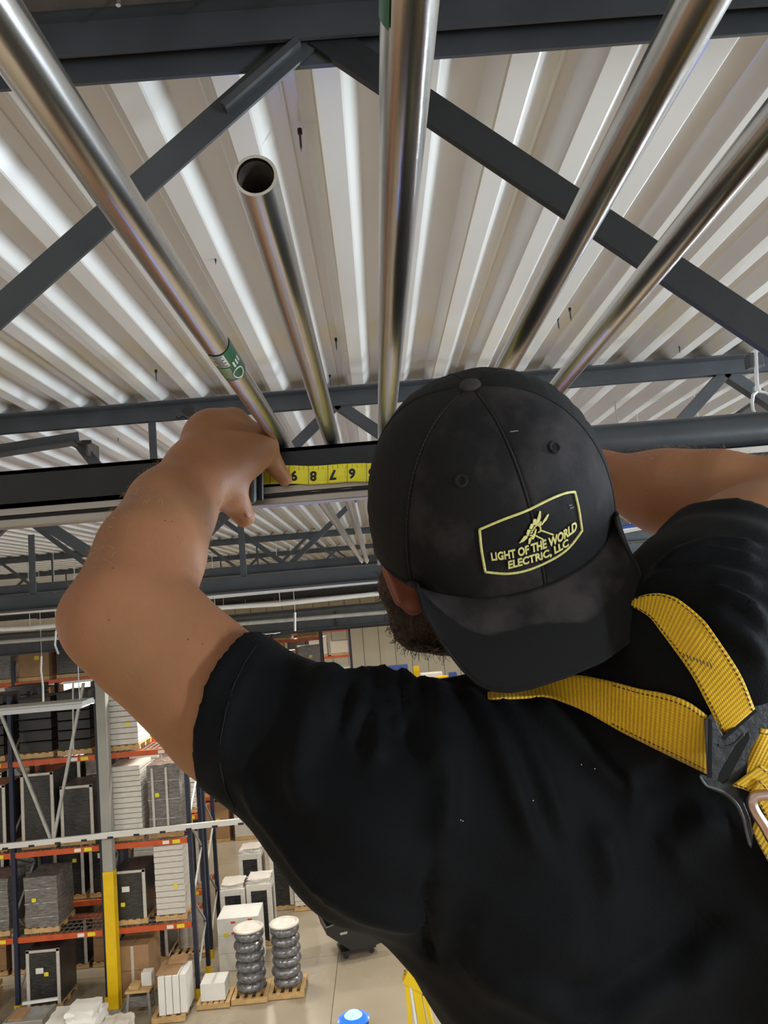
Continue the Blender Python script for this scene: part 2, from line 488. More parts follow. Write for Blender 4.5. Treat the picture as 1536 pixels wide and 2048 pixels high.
# ---- ring hanger at the right edge
hg = empty('ring_hanger', PY(1512, 760, 2.45), 'zinc ring hanger with a threaded rod at the right edge', 'hanger')
o = hg.location
MB().tube([PY(1511, 700, 2.45) - o, PY(1514, 778, 2.45) - o], 0.007, 8).build('rod', M['zinc'], hg, smooth=True)
MB().tube([PY(1514, 774, 2.45) - o, PY(1514, 784, 2.45) - o], 0.013, 6).build('nut', M['zinc'], hg)
ringp = [PY(x, y, 2.45) - o for x, y in ((1514, 782), (1506, 790), (1504, 806), (1506, 820), (1513, 832), (1528, 838), (1546, 834), (1555, 820), (1555, 805), (1545, 792), (1530, 784), (1514, 782))]
MB().tube(ringp, 0.006, 8).build('ring', M['zinc'], hg, smooth=True)
MB().box(PY(1508, 722, 2.47) - o, (0.05, 0.04, 0.05)).build('beam_clamp', M['steel'], hg, bevel=0.004)
# lateral brace pipe that climbs behind the ring
bw = empty('duct_brace', PY(1500, 830, 3.3), 'brownish grey sloping duct behind the ring hanger', 'duct')
o = bw.location
MB().bar(PY(1430, 880, 3.3) - o, PY(1640, 740, 3.3) - o, 0.1, 0.10).build('duct_body', M['steel_rust'], bw, bevel=0.01)

# ================================================================== strut and conduits
ST = empty('channel_strut', (0, 1.0, ZB1 - 0.024), 'galvanised slotted channel strut bolted under the black chord', 'strut')
xa, xb = -1.6, 1.9
MB().box2((xa, -0.034, 0.0145), (xb, -0.022, 0.0235)).box2((xa, -0.034, 0.0225), (xb, 0.004, 0.0235)).build('strut_lip', M['strut'], ST, bevel=0.0015)
MB().box2((xa, -0.033, -0.0005), (xb, -0.006, 0.0095)).build('strut_lip', M['strut'], ST, bevel=0.0015)
MB().box2((xa, -0.020, 0.0095), (xb, 0.004, 0.0145)).build('slot_back', M['black_plastic'], ST)

def conduit(pxa, pya, pxb, pyb, dia, y0, y1, label, slope=None):
    """a straight tube; two pixels on its axis fix where it lies at height CZ"""
    zc = ZB1 + 0.048 + dia / 2 + 0.0005
    a, b = PZ(pxa, pya, zc), PZ(pxb, pyb, zc)
    inc = (b.x - a.x) / (b.y - a.y) if slope is None else slope
    xm = a.x + (b.x - a.x) * (0.7 - a.y) / (b.y - a.y)
    x = lambda y: xm + inc * (y - 0.7)
    r = empty('conduit', (x(y0), y0, zc), label, 'conduit', 'steel conduits over the chord')
    n = 40; ri = dia / 2 - 0.0016
    d = Vector((x(y1) - x(y0), y1 - y0, 0))
    mb = MB().tube([(0, 0, 0), d * 0.02, d * 0.3, d], dia / 2, n, cap=False)
    mb.tube([d * 0.0, d * 0.004], ri, n, cap=False)
    # end ring
    s = d.normalized().cross(Vector((0, 0, 1))).normalized(); u = s.cross(d.normalized())
    base = len(mb.v)
    vs = []
    for rr in (dia / 2, ri):
        for k in range(n):
            an = 2 * math.pi * k / n
            vs.append((s * math.cos(an) + u * math.sin(an)) * rr)
    mb.add(vs, [(k, (k + 1) % n, n + (k + 1) % n, n + k) for k in range(n)])
    t = mb.build('tube', M['emt'], r, smooth='all')
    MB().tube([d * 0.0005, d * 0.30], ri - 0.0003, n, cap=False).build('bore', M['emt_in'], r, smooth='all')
    return r, x, zc
EMT = 0.0218
c1, x1f, z1c = conduit(80, 180, 562, 878, EMT, -0.35, 4.5, 'leftmost steel conduit with the green and white sticker', 0.0075)
c2, x2f, z2c = conduit(522, 375, 666, 893, EMT, 0.352, 4.6, 'steel conduit with its open end hanging above the hand', -0.003)
c3, x3f, z3c = conduit(818, 20, 776, 790, EMT, -0.35, 6.8, 'middle steel conduit running straight back over the cap')
c4, x4f, z4c = conduit(1396, 10, 1010, 735, 0.0205, -0.35, 6.9, 'steel conduit right of the middle one, passing over the cap')
c5, x5f, z5c = conduit(1420, 400, 1108, 782, 0.0190, -0.35, 6.6, 'rightmost steel conduit, thinner and slanting to the upper right')

# couplings and set screws where the far ends meet
def coupling(xf, zc, y, dia, label):
    r = empty('conduit_coupling', (xf(y), y, zc), label, 'coupling', 'conduit couplings')
    d = Vector((xf(y + 0.1) - xf(y), 0.1, 0)).normalized()
    MB().tube([-d * 0.03, d * 0.03], dia / 2 + 0.003, 20).build('sleeve', M['emt'], r, smooth=True)
    MB().tube([(0, 0, -dia / 2), (0, 0, -dia / 2 - 0.007)], 0.004, 8).build('set_screw', M['zinc'], r)
coupling(x1f, z1c, 4.4, EMT, 'coupling at the far end of the leftmost conduit')
coupling(x2f, z2c, 4.5, EMT, 'coupling at the far end of the open-ended conduit')

# sticker on the leftmost conduit (green and white maker's label, part of that conduit)
def sticker(xf, zc, dia, parent, py0, py1, px0, px1, ang0, ang1, m, name, off=0.0006):
    ya = PZ(px0, py0, zc).y; yb = PZ(px1, py1, zc).y
    n = 14; vs = []; fs = []
    for j, y in enumerate((ya, yb)):
        for k in range(n + 1):
            an = math.radians(ang0 + (ang1 - ang0) * k / n)
            rr = dia / 2 + off
            vs.append(Vector((xf(y) + math.cos(an) * rr, y, zc + math.sin(an) * rr)))
    for k in range(n): fs.append((k, k + 1, n + 2 + k, n + 1 + k))
    vs2 = [v + Vector((0, 0, 0)) for v in vs]
    mb = MB(); mb.add([v - parent.location for v in vs2], fs)
    o = mb.build(name, m, parent, smooth='all')
    return o
M['green'] = mat('green_print', (0.015, 0.11, 0.05), 0.35)
M['pale_green'] = mat('pale_green_print', (0.22, 0.33, 0.16), 0.4)
M['print_white'] = mat('white_print', (0.72, 0.72, 0.66), 0.4)
M['print_black'] = mat('black_print', (0.01, 0.01, 0.01), 0.5)
def st1(f0, f1, a0, a1, m, off):
    """strip of the label between fractions f0..f1 of its length"""
    pa, pb = Vector((431, 685)), Vector((463, 737))
    q0, q1 = pa + (pb - pa) * f0, pa + (pb - pa) * f1
    return sticker(x1f, z1c, EMT, c1, q0.y, q1.y, q0.x, q1.x, a0, a1, m, 'label', off)
st1(0.0, 1.0, -128, 30, M['green'], 0.0005)
st1(0.02, 0.46, -120, -62, M['print_white'], 0.0008)
for k in range(7):
    st1(0.05 + k * 0.058, 0.072 + k * 0.058, -116 + (k % 3) * 4, -68 - (k % 2) * 9, M['print_black'], 0.0011)
st1(0.50, 0.92, -118, -70, M['pale_green'], 0.0008)
for a0 in (-50, -34, -18):
    st1(0.42, 0.60, a0, a0 + 9, M['print_white'], 0.0008)
# ring emblem at the label's lower end
def on_tube(f, an, off=0.0012):
    q = Vector((431, 685)) + (Vector((463, 737)) - Vector((431, 685))) * f
    y = PZ(q.x, q.y, z1c).y; rr = EMT / 2 + off
    return Vector((x1f(y) + math.cos(math.radians(an)) * rr, y, z1c + math.sin(math.radians(an)) * rr)) - c1.location
MB().tube([on_tube(0.80 + 0.15 * math.sin(t), -48 + 24 * math.cos(t)) for t in np.linspace(0, 2 * math.pi, 25)], 0.0006, 6).build('ring_emblem', M['print_white'], c1)
# green strip at the very top of the middle conduit
sticker(x3f, z3c, EMT, c3, -60, 18, 818, 818, -170, -135, M['green'], 'label')

# small black clip on the chord left of the hand
cl = empty('beam_clip', P(393, 835, 0.985), 'small black spring clip beside the raised hand', 'clip')
o = cl.location
MB().prism([P(*q, 0.985) - o for q in ((362, 822), (376, 806), (388, 816), (390, 836), (372, 832))], (0, 0.012, 0)).build('clip_body', M['black_plastic'], cl)
MB().tube([P(*q, 0.985) - o for q in ((352, 834), (359, 838), (366, 833), (374, 838))], 0.0016, 6).build('clip_spring', M['black_plastic'], cl)
MB().tube([P(393, 838, 0.985) - o, P(412, 850, 0.99) - o, P(420, 905, 1.0) - o], 0.004, 6).build('clip_stem', M['black_plastic'], cl)

# ---- pale pipes and cables that cross far off under the joists
def crosspipe(pts, Y, r, m, label, name='overhead_pipe', cat='pipe'):
    q = [PY(x, y, Y) for x, y in pts]
    e = q[0]
    o = empty(name, e)
    MB().tube([p - e for p in q], r, 12).build('run', m, o, smooth=True)
    hs = [q[0]] if len(q) > 1 and abs(q[-1].x - q[0].x) < 0.5 else [q[k] for k in range(len(q))]
    for p in hs:
        MB().tube([p - e, Vector((p.x, p.y, DECK + 0.01)) - e], 0.004, 6).build('hanger', M['galv'], o)
    return tag(o, label, cat, 'pipes and cables crossing far under the roof')
crosspipe(((-200, 1240), (380, 1196), (760, 1160), (1700, 1085)), 7.2, 0.030, M['white_pipe'], 'pale straight pipe crossing below the second joist')
crosspipe(((-200, 1268), (60, 1256), (250, 1238), (430, 1216), (560, 1208), (760, 1187), (1500, 1118)), 9.5, 0.028, M['white_box'], 'white sagging cable crossing behind the elbow', 'overhead_cable', 'cable')
crosspipe(((-200, 1285), (300, 1251), (800, 1205), (1500, 1140)), 12.5, 0.035, M['steel'], 'dark pipe running just under the white cable')
crosspipe(((-200, 1300), (300, 1262), (800, 1222), (1500, 1160)), 11.5, 0.030, M['galv'], 'grey pipe close above the dark girder')
crosspipe(((1180, 1062), (1260, 1052), (1420, 1030)), 3.6, 0.010, M['blue_paint'], 'thin blue cable under the right forearm', 'overhead_cable', 'cable')
crosspipe(((1180, 1072), (1300, 1048), (1420, 1012)), 3.9, 0.022, M['white_pipe'], 'pale tube sloping under the right forearm')
crosspipe(((1180, 1110), (1420, 1092)), 4.2, 0.035, M['pipe'], 'dark pipe just above the right sleeve')
crosspipe(((1180, 1128), (1420, 1108)), 4.4, 0.02, M['white_pipe'], 'pale tube just above the right sleeve')
# hanging cable ends near the elbow
crosspipe(((112, 1262), (110, 1290), (117, 1308)), 9.0, 0.012, M['white_pipe'], 'short dangling cable end left of the elbow', 'overhead_cable', 'cable')
crosspipe(((83, 1312), (82, 1340), (86, 1372), (87, 1420)), 12.0, 0.016, M['white_pipe'], 'long dangling cable left of the elbow', 'overhead_cable', 'cable')
crosspipe(((590, 1225), (590, 1262)), 11.0, 0.018, M['white_pipe'], 'short drop rod above the sleeve', 'drop_rod', 'rod')
# ================================================================== warehouse below
# ---- steel columns, yellow at the foot
def column(x, y, label, w=0.21):
    r = empty('building_column', (x, y, 0), label, 'column', 'building columns')
    MB().box((0, 0, 0.02), (0.34, 0.34, 0.04)).build('base_plate', M['galv'], r)
    MB().box((0, 0, (2.75 + 7.42) / 2), (w, w, 7.42 - 2.75)).build('shaft', M['column'], r, bevel=0.012)
    MB().box((0, 0, 1.395), (w + 0.012, w + 0.012, 2.71)).build('yellow_guard', M['yellow'], r, bevel=0.012)
    MB().box((0, 0, 7.40), (0.3, 0.3, 0.03)).build('cap_plate', M['galv'], r)
    return r
cb = PZ(231, 2018, 0.0)
column(cb.x, cb.y, 'pale grey column with a yellow painted foot between the racks')
column(cb.x + 13.6, cb.y, 'grey column with a yellow foot on the right, behind the man')
column(cb.x, 30.5, 'grey column far behind the racks')
CY = cb.y

# ---- pale girt with slots and its V braces in front of the column
gt = empty('hanging_girt', PY(200, 1672, CY - 0.22), 'pale grey slotted girt with V braces crossing the column', 'girt')
o = gt.location.copy()
gy = CY - 0.22
ga, gb = PY(-120, 1706, gy), PY(560, 1634, gy)
MB().bar(ga - o, gb - o, 0.06, 0.11).build('rail', M['lamp_white'], gt)
for k in range(13):
    q = ga + (gb - ga) * ((k + 0.5) / 13) + Vector((0, -0.031, -0.045))
    MB().box(q - o, (0.12, 0.008, 0.045)).build('slot', M['black_plastic'], gt)
def brace(a, b, w=0.055):
    MB().bar(PY(*a, gy) - o, PY(*b, gy) - o, w, w).build('v_brace', M['galv'], gt)
brace((-2, 1418), (101, 1676)); brace((167, 1366), (108, 1676)); brace((146, 1366), (147, 1500), 0.03)
MB().bar(PY(126, 1366, gy - 0.05) - o, PY(184, 1360, gy - 0.05) - o, 0.06, 0.05).build('cross_rail', M['lamp_white'], gt)

# ---- pallet racks
RX = [-9.35, -7.45, -5.58, -3.72]            # frame lines along X
LEV = (1.47, 3.18, 5.06)
def rack(yf, depth, xs, label, levels=LEV, height=6.5, group='pallet racks'):
    r = empty('pallet_rack', (xs[0], yf, 0), label, 'rack', group)
    o = r.location.copy()
    up = MB().box((0, 0, height / 2), (0.075, 0.07, height)).box((0.045, 0, height / 2), (0.01, 0.09, height)).mesh('upright')
    up.materials.append(M['navy'])
    for x in xs:
        for y in (yf, yf + depth):
            put('upright', up, None, r, Vector((x, y, 0)) - o)
            MB().box(Vector((x, y, 0.1)) - o, (0.11, 0.11, 0.2)).build('foot_guard', M['yellow'], r)
        z = 0.35; s = 1
        while z + 0.8 < height:
            a = Vector((x, yf if s > 0 else yf + depth, z)); b = Vector((x, yf + depth if s > 0 else yf, z + 0.8))
            MB().bar(a - o, b - o, 0.04, 0.03).build('frame_brace', M['galv'], r)
            z += 0.8; s = -s
    for x, x2 in zip(xs[:-1], xs[1:]):
        for z in levels:
            for y in (yf, yf + depth):
                MB().box2(Vector((x + 0.05, y - 0.03, z - 0.055)) - o, Vector((x2 - 0.05, y + 0.03, z + 0.055)) - o).build('rack_beam', M['orange'], r)
            MB().box(Vector((x2 - 0.28, yf - 0.034, z)) - o, (0.16, 0.008, 0.075)).build('beam_label', M['sticker'], r)
            MB().box(Vector((x2 - 0.5, yf - 0.034, z)) - o, (0.14, 0.008, 0.07)).build('beam_label', M['print_white'], r)
            mb = MB()
            n = 15
            for k in range(n):
                xx = x + 0.08 + (x2 - x - 0.16) * k / (n - 1)
                mb.bar(Vector((xx, yf, z + 0.06)) - o, Vector((xx, yf + depth, z + 0.06)) - o, 0.014, 0.012)
            for k in range(5):
                yy = yf + depth * (k + 0.5) / 5
                mb.bar(Vector((x + 0.06, yy, z + 0.05)) - o, Vector((x2 - 0.06, yy, z + 0.05)) - o, 0.012, 0.01)
            tag(mb.build('wire_deck', M['wire'], r), kind='stuff')
    return r
fa = PZ(397, 1996, 0.0)
YA = fa.y
RX = [fa.x - 3 * 1.87, fa.x - 2 * 1.87, fa.x - 1.87, fa.x]
DA = 0.95
YB = YA + 1.75
rack(YA, DA, RX, 'front orange and navy pallet rack left of the man')
RXB = [x - 0.12 for x in RX]
rack(YB, DA, RXB, 'second pallet rack standing back to back behind the front one')

_pm = {}
def pallet_mesh(w, d):
    k = (round(w, 2), round(d, 2))
    if k not in _pm:
        boards, blocks = MB(), MB()
        _pm[k] = True
    return k
def pallet(parent, w, d, z=0.0):
    p = empty('pallet', (0, 0, z), parent=parent)
    top = MB().box((0, 0, 0), (0.085, d, 0.018)).mesh('slat'); top.materials.append(M['wood'])
    n = max(4, int(w / 0.14))
    for k in range(n):
        put('slat', top, None, p, (-w / 2 + 0.045 + (w - 0.09) * k / (n - 1), 0, 0.111))
    for y in (-d / 2 + 0.04, 0, d / 2 - 0.04):
        MB().box((0, y, 0.056), (w, 0.07, 0.09)).build('stringer', M['wood'], p)
    return p

def rbox(w, d, h, seed, m, parent, name, z0, wob=0.012, round_=0.03, div=5):
    """a slightly lumpy wrapped block"""
    rng = random.Random(seed)
    bm = bmesh.new()
    bmesh.ops.create_cube(bm, size=1.0)
    bmesh.ops.subdivide_edges(bm, edges=bm.edges[:], cuts=div, use_grid_fill=True)
    for v in bm.verts:
        x, y, z = v.co
        k = 1.0 + rng.uniform(-wob, wob) * 2
        v.co = Vector((x * w * k + rng.uniform(-wob, wob) * w, y * d * k + rng.uniform(-wob, wob) * d, (z + 0.5) * h + rng.uniform(-wob, wob) * h * 0.5))
    me = bpy.data.meshes.new(name); bm.to_mesh(me); bm.free()
    me.materials.append(m)
    me.polygons.foreach_set('use_smooth', [True] * len(me.polygons))
    try: me.set_sharp_from_angle(angle=math.radians(50))
    except Exception: pass
    o = put(name, me, None, parent, (0, 0, z0))
    return o

def load(kind, loc, w, d, h, label, seed=0, group='palletised goods on the racks', rz=0.0, cat='pallet load', pal=True):
    r = empty('pallet_load', loc, label, cat, group, rz=rz)
    z = 0.125 if pal else 0.0
    if pal: pallet(r, w + 0.04, d + 0.02)
    f = -d / 2 - 0.006
    if kind == 'dark':
        rbox(w, d, h, seed, M['dark_wrap'], r, 'wrapped_goods', z, 0.008)
        for sx in (-1, 1):
            MB().box((sx * (w / 2 - 0.03), f, z + h / 2), (0.065, 0.02, h)).build('corner_board', M['board'], r)
        MB().box((0, f, z + h - 0.03), (w, 0.02, 0.05)).build('edge_board', M['board'], r)
        if seed % 3:
            MB().box((w * ((seed % 7) - 3) / 10, f - 0.012, z + h * (0.25 + 0.06 * (seed % 8))), (0.09, 0.004, 0.08)).build('sticker', M['sticker'], r)
        if seed % 2:
            MB().box((-w * 0.1, f - 0.012, z + h * 0.62), (0.16, 0.004, 0.11)).build('paper_label', M['white_box'], r)
    elif kind == 'grey':
        rbox(w, d, h, seed, M['grey_wrap'], r, 'wrapped_goods', z, 0.016)
        if seed % 3 == 0:
            MB().box((-w * 0.2, f - 0.016, z + h * 0.55), (0.09, 0.004, 0.08)).build('sticker', M['sticker'], r)
        for sx in (-0.33, 0.1):
            if seed % 4: MB().box((w * sx, f - 0.016, z + h * 0.5), (0.05, 0.012, h * 0.9)).build('pale_batten', M['board'], r)
        for k in range(3):
            MB().box((0, f - 0.012, z + h * (0.2 + 0.28 * k)), (w * 0.98, 0.006, 0.02)).build('film_band', M['film'], r)
    elif kind == 'white':
        n = max(5, int(h / 0.11))
        for k in range(n):
            rr = random.Random(seed * 31 + k)
            MB().box((rr.uniform(-.006, .006), rr.uniform(-.006, .006), z + h * (k + 0.5) / n), (w, d, h / n - 0.010)).build('sheet_layer', M['white_wrap'], r, bevel=0.008)
        if seed % 2: MB().box((w * 0.2, f - 0.004, z + h * 0.4), (0.09, 0.004, 0.08)).build('sticker', M['sticker'], r)
    elif kind == 'crates':
        n = max(3, int(h / 0.2))
        for k in range(n):
            MB().box((0, 0, z + h * (k + 0.5) / n), (w, d, h / n - 0.02)).box((0, f + 0.01, z + h * (k + 0.85) / n), (w * 1.02, 0.03, 0.03)).build('black_crate', M['black_plastic'], r, bevel=0.006)
    elif kind == 'carton':
        nx = 2
        for i in range(nx):
            for k in range(max(1, int(h / 0.45))):
                hh = h / max(1, int(h / 0.45))
                MB().box((-w / 2 + w / nx * (i + 0.5), 0, z + hh * (k + 0.5)), (w / nx - 0.01, d, hh - 0.008)).build('carton', M['carton'], r, bevel=0.006)
        MB().box((0, f, z + h * 0.5), (0.06, 0.006, h * 0.98)).build('packing_tape', M['board'], r)
    elif kind == 'rolls':
        for i in range(3):
            MB().lathe([(0.10, 0), (0.16, 0.004), (0.16, h - 0.004), (0.10, h)], (-w / 2 + 0.18 + i * (w - 0.36) / 2, 0, z), 16).build('paper_roll', M['white_wrap'], r, smooth=True)
    return r

# what stands on each level, per bay: kind, width, height
AR = {  # (row, bay, level): [loads]
    ('A', 0, 1): ['dark', 'grey'], ('A', 0, 2): ['grey', 'dark'], ('A', 0, 3): ['crates', 'crates'],
    ('A', 1, 1): ['grey'], ('A', 1, 2): ['dark', 'dark'], ('A', 1, 3): ['crates', 'crates'], ('A', 1, 0): ['dark'],
    ('A', 2, 1): ['dark'], ('A', 2, 2): ['white', 'grey'], ('A', 2, 3): ['white'], ('A', 2, 0): ['carton'],
    ('B', 0, 0): ['carton', 'dark'], ('B', 0, 1): ['dark', 'grey'], ('B', 0, 2): ['dark', 'grey'], ('B', 0, 3): ['crates', 'crates'],
    ('B', 1, 0): ['dark', 'carton'], ('B', 1, 1): ['dark', 'dark'], ('B', 1, 2): ['dark', 'grey'], ('B', 1, 3): ['crates', 'grey'],
    ('B', 2, 0): ['dark', 'rolls'], ('B', 2, 1): ['white', 'dark'], ('B', 2, 2): ['white', 'white'], ('B', 2, 3): ['crates', 'white'],
}
KD = {'dark': 'black wrapped load', 'grey': 'grey wrapped load', 'white': 'white sheet stack',
      'crates': 'black crate stack', 'carton': 'brown carton load', 'rolls': 'trio of white rolls'}
LN = ('on the floor in', 'on lowest level of', 'on second level of', 'on top level of')
BN = ('leftmost bay', 'bay left of column', 'bay right of column', 'last bay')
for (row, bay, lev), items in AR.items():
    xs = RX if row == 'A' else RXB
    yf = YA if row == 'A' else YB
    z = 0.0 if lev == 0 else LEV[lev - 1] + 0.07
    if bay + 1 >= len(xs): continue
    x0, x1 = xs[bay] + 0.1, xs[bay + 1] - 0.1
    wslot = (x1 - x0) / 2
    for k, kind in enumerate(items):
        w = wslot - 0.14
        rr = random.Random(hash((row, bay, lev, k)) % 1000 if False else (ord(row) * 7 + bay * 13 + lev * 31 + k * 17))
        room = (LEV[0] if lev == 0 else (LEV[lev] - LEV[lev - 1] if lev < 3 else 1.7)) - 0.35
        h = room * rr.uniform(0.72, 0.98)
        side = ', left one' if (k == 0 and len(items) > 1) else (', right one' if len(items) > 1 else '')
        load(kind, (x0 + wslot * (k + 0.5), yf + DA / 2, z), w, DA - 0.12, h,
             KD[kind] + ' ' + LN[lev] + (' front rack, ' if row == 'A' else ' rear rack, ') + BN[bay] + side, seed=rr.randint(0, 999))

# tall white stack that stands proud in the front rack
load('white', (RX[3] - 0.50, YA + 0.40, LEV[0] + 0.07), 0.62, 0.62, 1.42, 'tall white layered stack jutting from the front rack at its right end', seed=5)

# ---- racks and goods farther away
def far_rack(x, y, nb, label, bayw=2.3, levels=(1.5, 3.2, 4.9, 6.3)):
    xs = [x + i * bayw for i in range(nb + 1)]
    r = empty('pallet_rack', (xs[0], y, 0), label, 'rack', 'pallet racks')
    o = r.location.copy()
    for xx in xs:
        for yy in (y, y + 1.0):
            MB().box(Vector((xx, yy, 3.5)) - o, (0.09, 0.08, 7.0)).build('upright', M['navy'], r)
    for a, b in zip(xs[:-1], xs[1:]):
        for z in levels:
            MB().box2(Vector((a, y - .03, z - .06)) - o, Vector((b, y + .03, z + .06)) - o).build('rack_beam', M['orange'], r)
            MB().box2(Vector((a, y + .97, z - .06)) - o, Vector((b, y + 1.03, z + .06)) - o).build('rack_beam', M['orange'], r)
    return r, xs
kinds = ['white_wrap', 'grey_wrap', 'dark_wrap', 'carton', 'white_box', 'board']
kname = {'white_wrap': 'white wrapped', 'grey_wrap': 'grey film-wrapped', 'dark_wrap': 'black wrapped', 'carton': 'brown carton', 'white_box': 'white boxed', 'board': 'beige boxed'}
rowname = ('first far rack', 'second far rack', 'third far rack', 'fourth far rack')
levname = ('floor', 'lowest shelf', 'second shelf', 'third shelf', 'top shelf')
ordn = ('first', 'second', 'third', 'fourth', 'fifth', 'sixth', 'seventh', 'eighth', 'ninth', 'tenth', 'eleventh', 'twelfth')
for ri, (x, y, nb, bias) in enumerate(((-15.5, 22.5, 4, 2), (-13.8, 27.0, 4, 1), (-12.0, 34.0, 4, 0), (-11.0, 41.0, 4, 0))):
    r, xs = far_rack(x, y, nb, rowname[ri] + ' of orange beams beyond the column, ' + ('nearest', 'next', 'third', 'farthest')[ri] + ' of four')
    for lev, z in enumerate((0, 1.56, 3.26, 4.96, 6.36)):
        n = 0
        for b in range(nb):
            for k in range(2):
                rr = random.Random(ri * 100 + lev * 20 + b * 4 + k)
                kk = rr.choice(kinds if ri > 1 else (['dark_wrap', 'grey_wrap', 'dark_wrap', 'carton'] if ri == 0 else kinds[:4]))
                h = rr.uniform(0.9, 1.3) if lev < 3 else rr.uniform(0.6, 1.1)
                w = rr.uniform(0.85, 1.0)
                e = empty('pallet_load', (xs[b] + 0.58 + k * 1.15, y + 0.5, z), kname[kk] + ' load on the ' + levname[lev] + ' of the ' + rowname[ri] + ', ' + ordn[n] + ' from the left', 'pallet load', 'palletised goods far off')
                MB().box((0, 0, 0.06), (w, 0.95, 0.11)).build('pallet', M['wood'], e)
                MB().box((0, 0, 0.12 + h / 2), (w, 0.92, h)).build('goods', M[kk], e, bevel=0.02)
                MB().box((0.1, -0.47, 0.12 + h * 0.5), (0.14, 0.01, 0.12)).build('sticker', M['sticker'], e)
                n += 1

# ---- goods on the floor
def wrapped_tall(px, py, w, h, label, seed):
    p = PZ(px, py, 0)
    r = empty('wrapped_appliance', (p.x, p.y, 0), label, 'wrapped load', 'tall wrapped loads on the floor')
    pallet(r, w + 0.04, w)
    z = 0.125
    rbox(w - 0.05, w - 0.05, h, seed, M['dark_wrap'], r, 'wrapped_goods', z, 0.008)
    for sx in (-1, 1):
        for sy in (-1, 1):
            MB().box((sx * (w / 2 - 0.045), sy * (w / 2 - 0.045), z + h / 2), (0.11, 0.11, h)).build('corner_board', M['white_wrap'], r, bevel=0.012)
    MB().box((0, -w / 2 + 0.01, z + h - 0.07), (w, 0.03, 0.15)).box((0, w / 2 - 0.01, z + h - 0.07), (w, 0.03, 0.15)).box((w / 2 - 0.01, 0, z + h - 0.07), (0.03, w, 0.15)).build('edge_board', M['white_wrap'], r, bevel=0.01)
    rbox(w * 0.92, w * 0.92, 0.14, seed + 1, M['white_wrap'], r, 'foam_top', z + h - 0.02, 0.03)
    return r
wrapped_tall(476, 1887, 0.58, 1.22, 'left of the front pair of tall wrapped loads with white corners', 1)
wrapped_tall(528, 1882, 0.58, 1.28, 'right of the front pair of tall wrapped loads with white corners', 2)
wrapped_tall(510, 1822, 0.58, 1.42, 'left of the rear pair of tall wrapped loads with white corners', 3)
wrapped_tall(570, 1812, 0.58, 1.35, 'right of the rear pair of tall wrapped loads with white corners', 4)
p = PZ(612, 1814, 0)
load('white', (p.x, p.y, 0), 0.5, 0.5, 1.02, 'white wrapped stack alone on a pallet at the aisle', 8, 'goods on the floor')
# white carton stack with red marks
p = PZ(487, 1925, 0)
r = empty('carton_stack', (p.x, p.y, 0), 'white carton stack with small red labels behind the coils', 'cartons')
for k in range(3):
    MB().box((0, 0, 0.19 + k * 0.375), (0.92, 0.75, 0.37)).build('carton', M['white_box'], r, bevel=0.008)
for x, z in ((-0.1, 1.03), (0.28, 1.06), (-0.1, 0.80), (0.3, 0.66), (0.33, 0.32)):
    MB().box((x, -0.379, z), (0.10, 0.006, 0.045)).build('red_label', M['red'], r)
MB().box((-0.27, -0.379, 0.78), (0.09, 0.006, 0.09)).build('yellow_label', M['sticker'], r)
# two film-wrapped coil stacks
def coil_stack(px, py, label, seed):
    p = PZ(px, py, 0)
    r = empty('coil_stack', (p.x, p.y, 0), label, 'coil stack', 'film-wrapped coil stacks')
    pallet(r, 0.74, 0.74)
    rng = random.Random(seed)
    z = 0.13
    for k in range(6):
        prof = []
        for t in np.linspace(0, 1, 7):
            prof.append((0.235 + 0.075 * math.sin(math.pi * t) ** 0.7, t * 0.205))
        o = MB().lathe(prof, (rng.uniform(-.015, .015), rng.uniform(-.015, .015), z + k * 0.198), 22).build('coil', M['silver_wrap'], r, smooth='all')
        o.data.polygons.foreach_set('use_smooth', [True] * len(o.data.polygons))
    MB().lathe([(0.02, 0), (0.31, 0.0), (0.315, 0.03), (0.27, 0.05), (0.24, 0.02), (0.05, 0.02)], (0, 0, z + 6 * 0.198), 24).build('foam_lid', M['white_wrap'], r, smooth=True)
    return r
coil_stack(505, 1990, 'left film-wrapped coil stack with a white lid on a pallet', 1)
coil_stack(577, 1980, 'right film-wrapped coil stack with a white lid on a pallet', 2)
# small white box on its pallet
p = PZ(434, 2003, 0)
r = empty('small_box', (p.x, p.y, 0.125), 'small white carton on a low pallet beside the coils', 'carton')
MB().box((-0.02, 0, 0.17), (0.5, 0.45, 0.34)).build('carton', M['white_box'], r, bevel=0.008)
MB().box((-0.02, 0, 0.341), (0.06, 0.45, 0.003)).build('tape', M['board'], r)
r = empty('empty_pallet', (p.x - 0.01, p.y, 0), 'pale pallet under the small white carton', 'pallet')
for k in range(6): MB().box((-0.29 + k * 0.116, 0, 0.111), (0.085, 0.62, 0.018)).build('slat', M['wood'], r)
for y in (-0.26, 0, 0.26): MB().box((0, y, 0.056), (0.66, 0.07, 0.09)).build('stringer', M['wood'], r)
# white cabinets with a brown top
p = PZ(345, 2030, 0)
r = empty('cabinet_stack', (p.x, p.y, 0), 'white cabinets with a brown board top on a pallet', 'cabinets')
pallet(r, 0.66, 0.6)
for k in range(4):
    MB().box((-0.12 + 0.155 * k * 0.9, 0.02 * k, 0.13 + 0.36), (0.13, 0.52 + 0.01 * k, 0.72)).build('white_panel', M['white_box'], r, bevel=0.006)
MB().box((-0.02, 0.1, 0.87), (0.42, 0.6, 0.03)).build('brown_board', M['carton'], r)
MB().box((0.1, 0.3, 0.92), (0.36, 0.28, 0.06)).build('brown_carton', M['carton'], r)
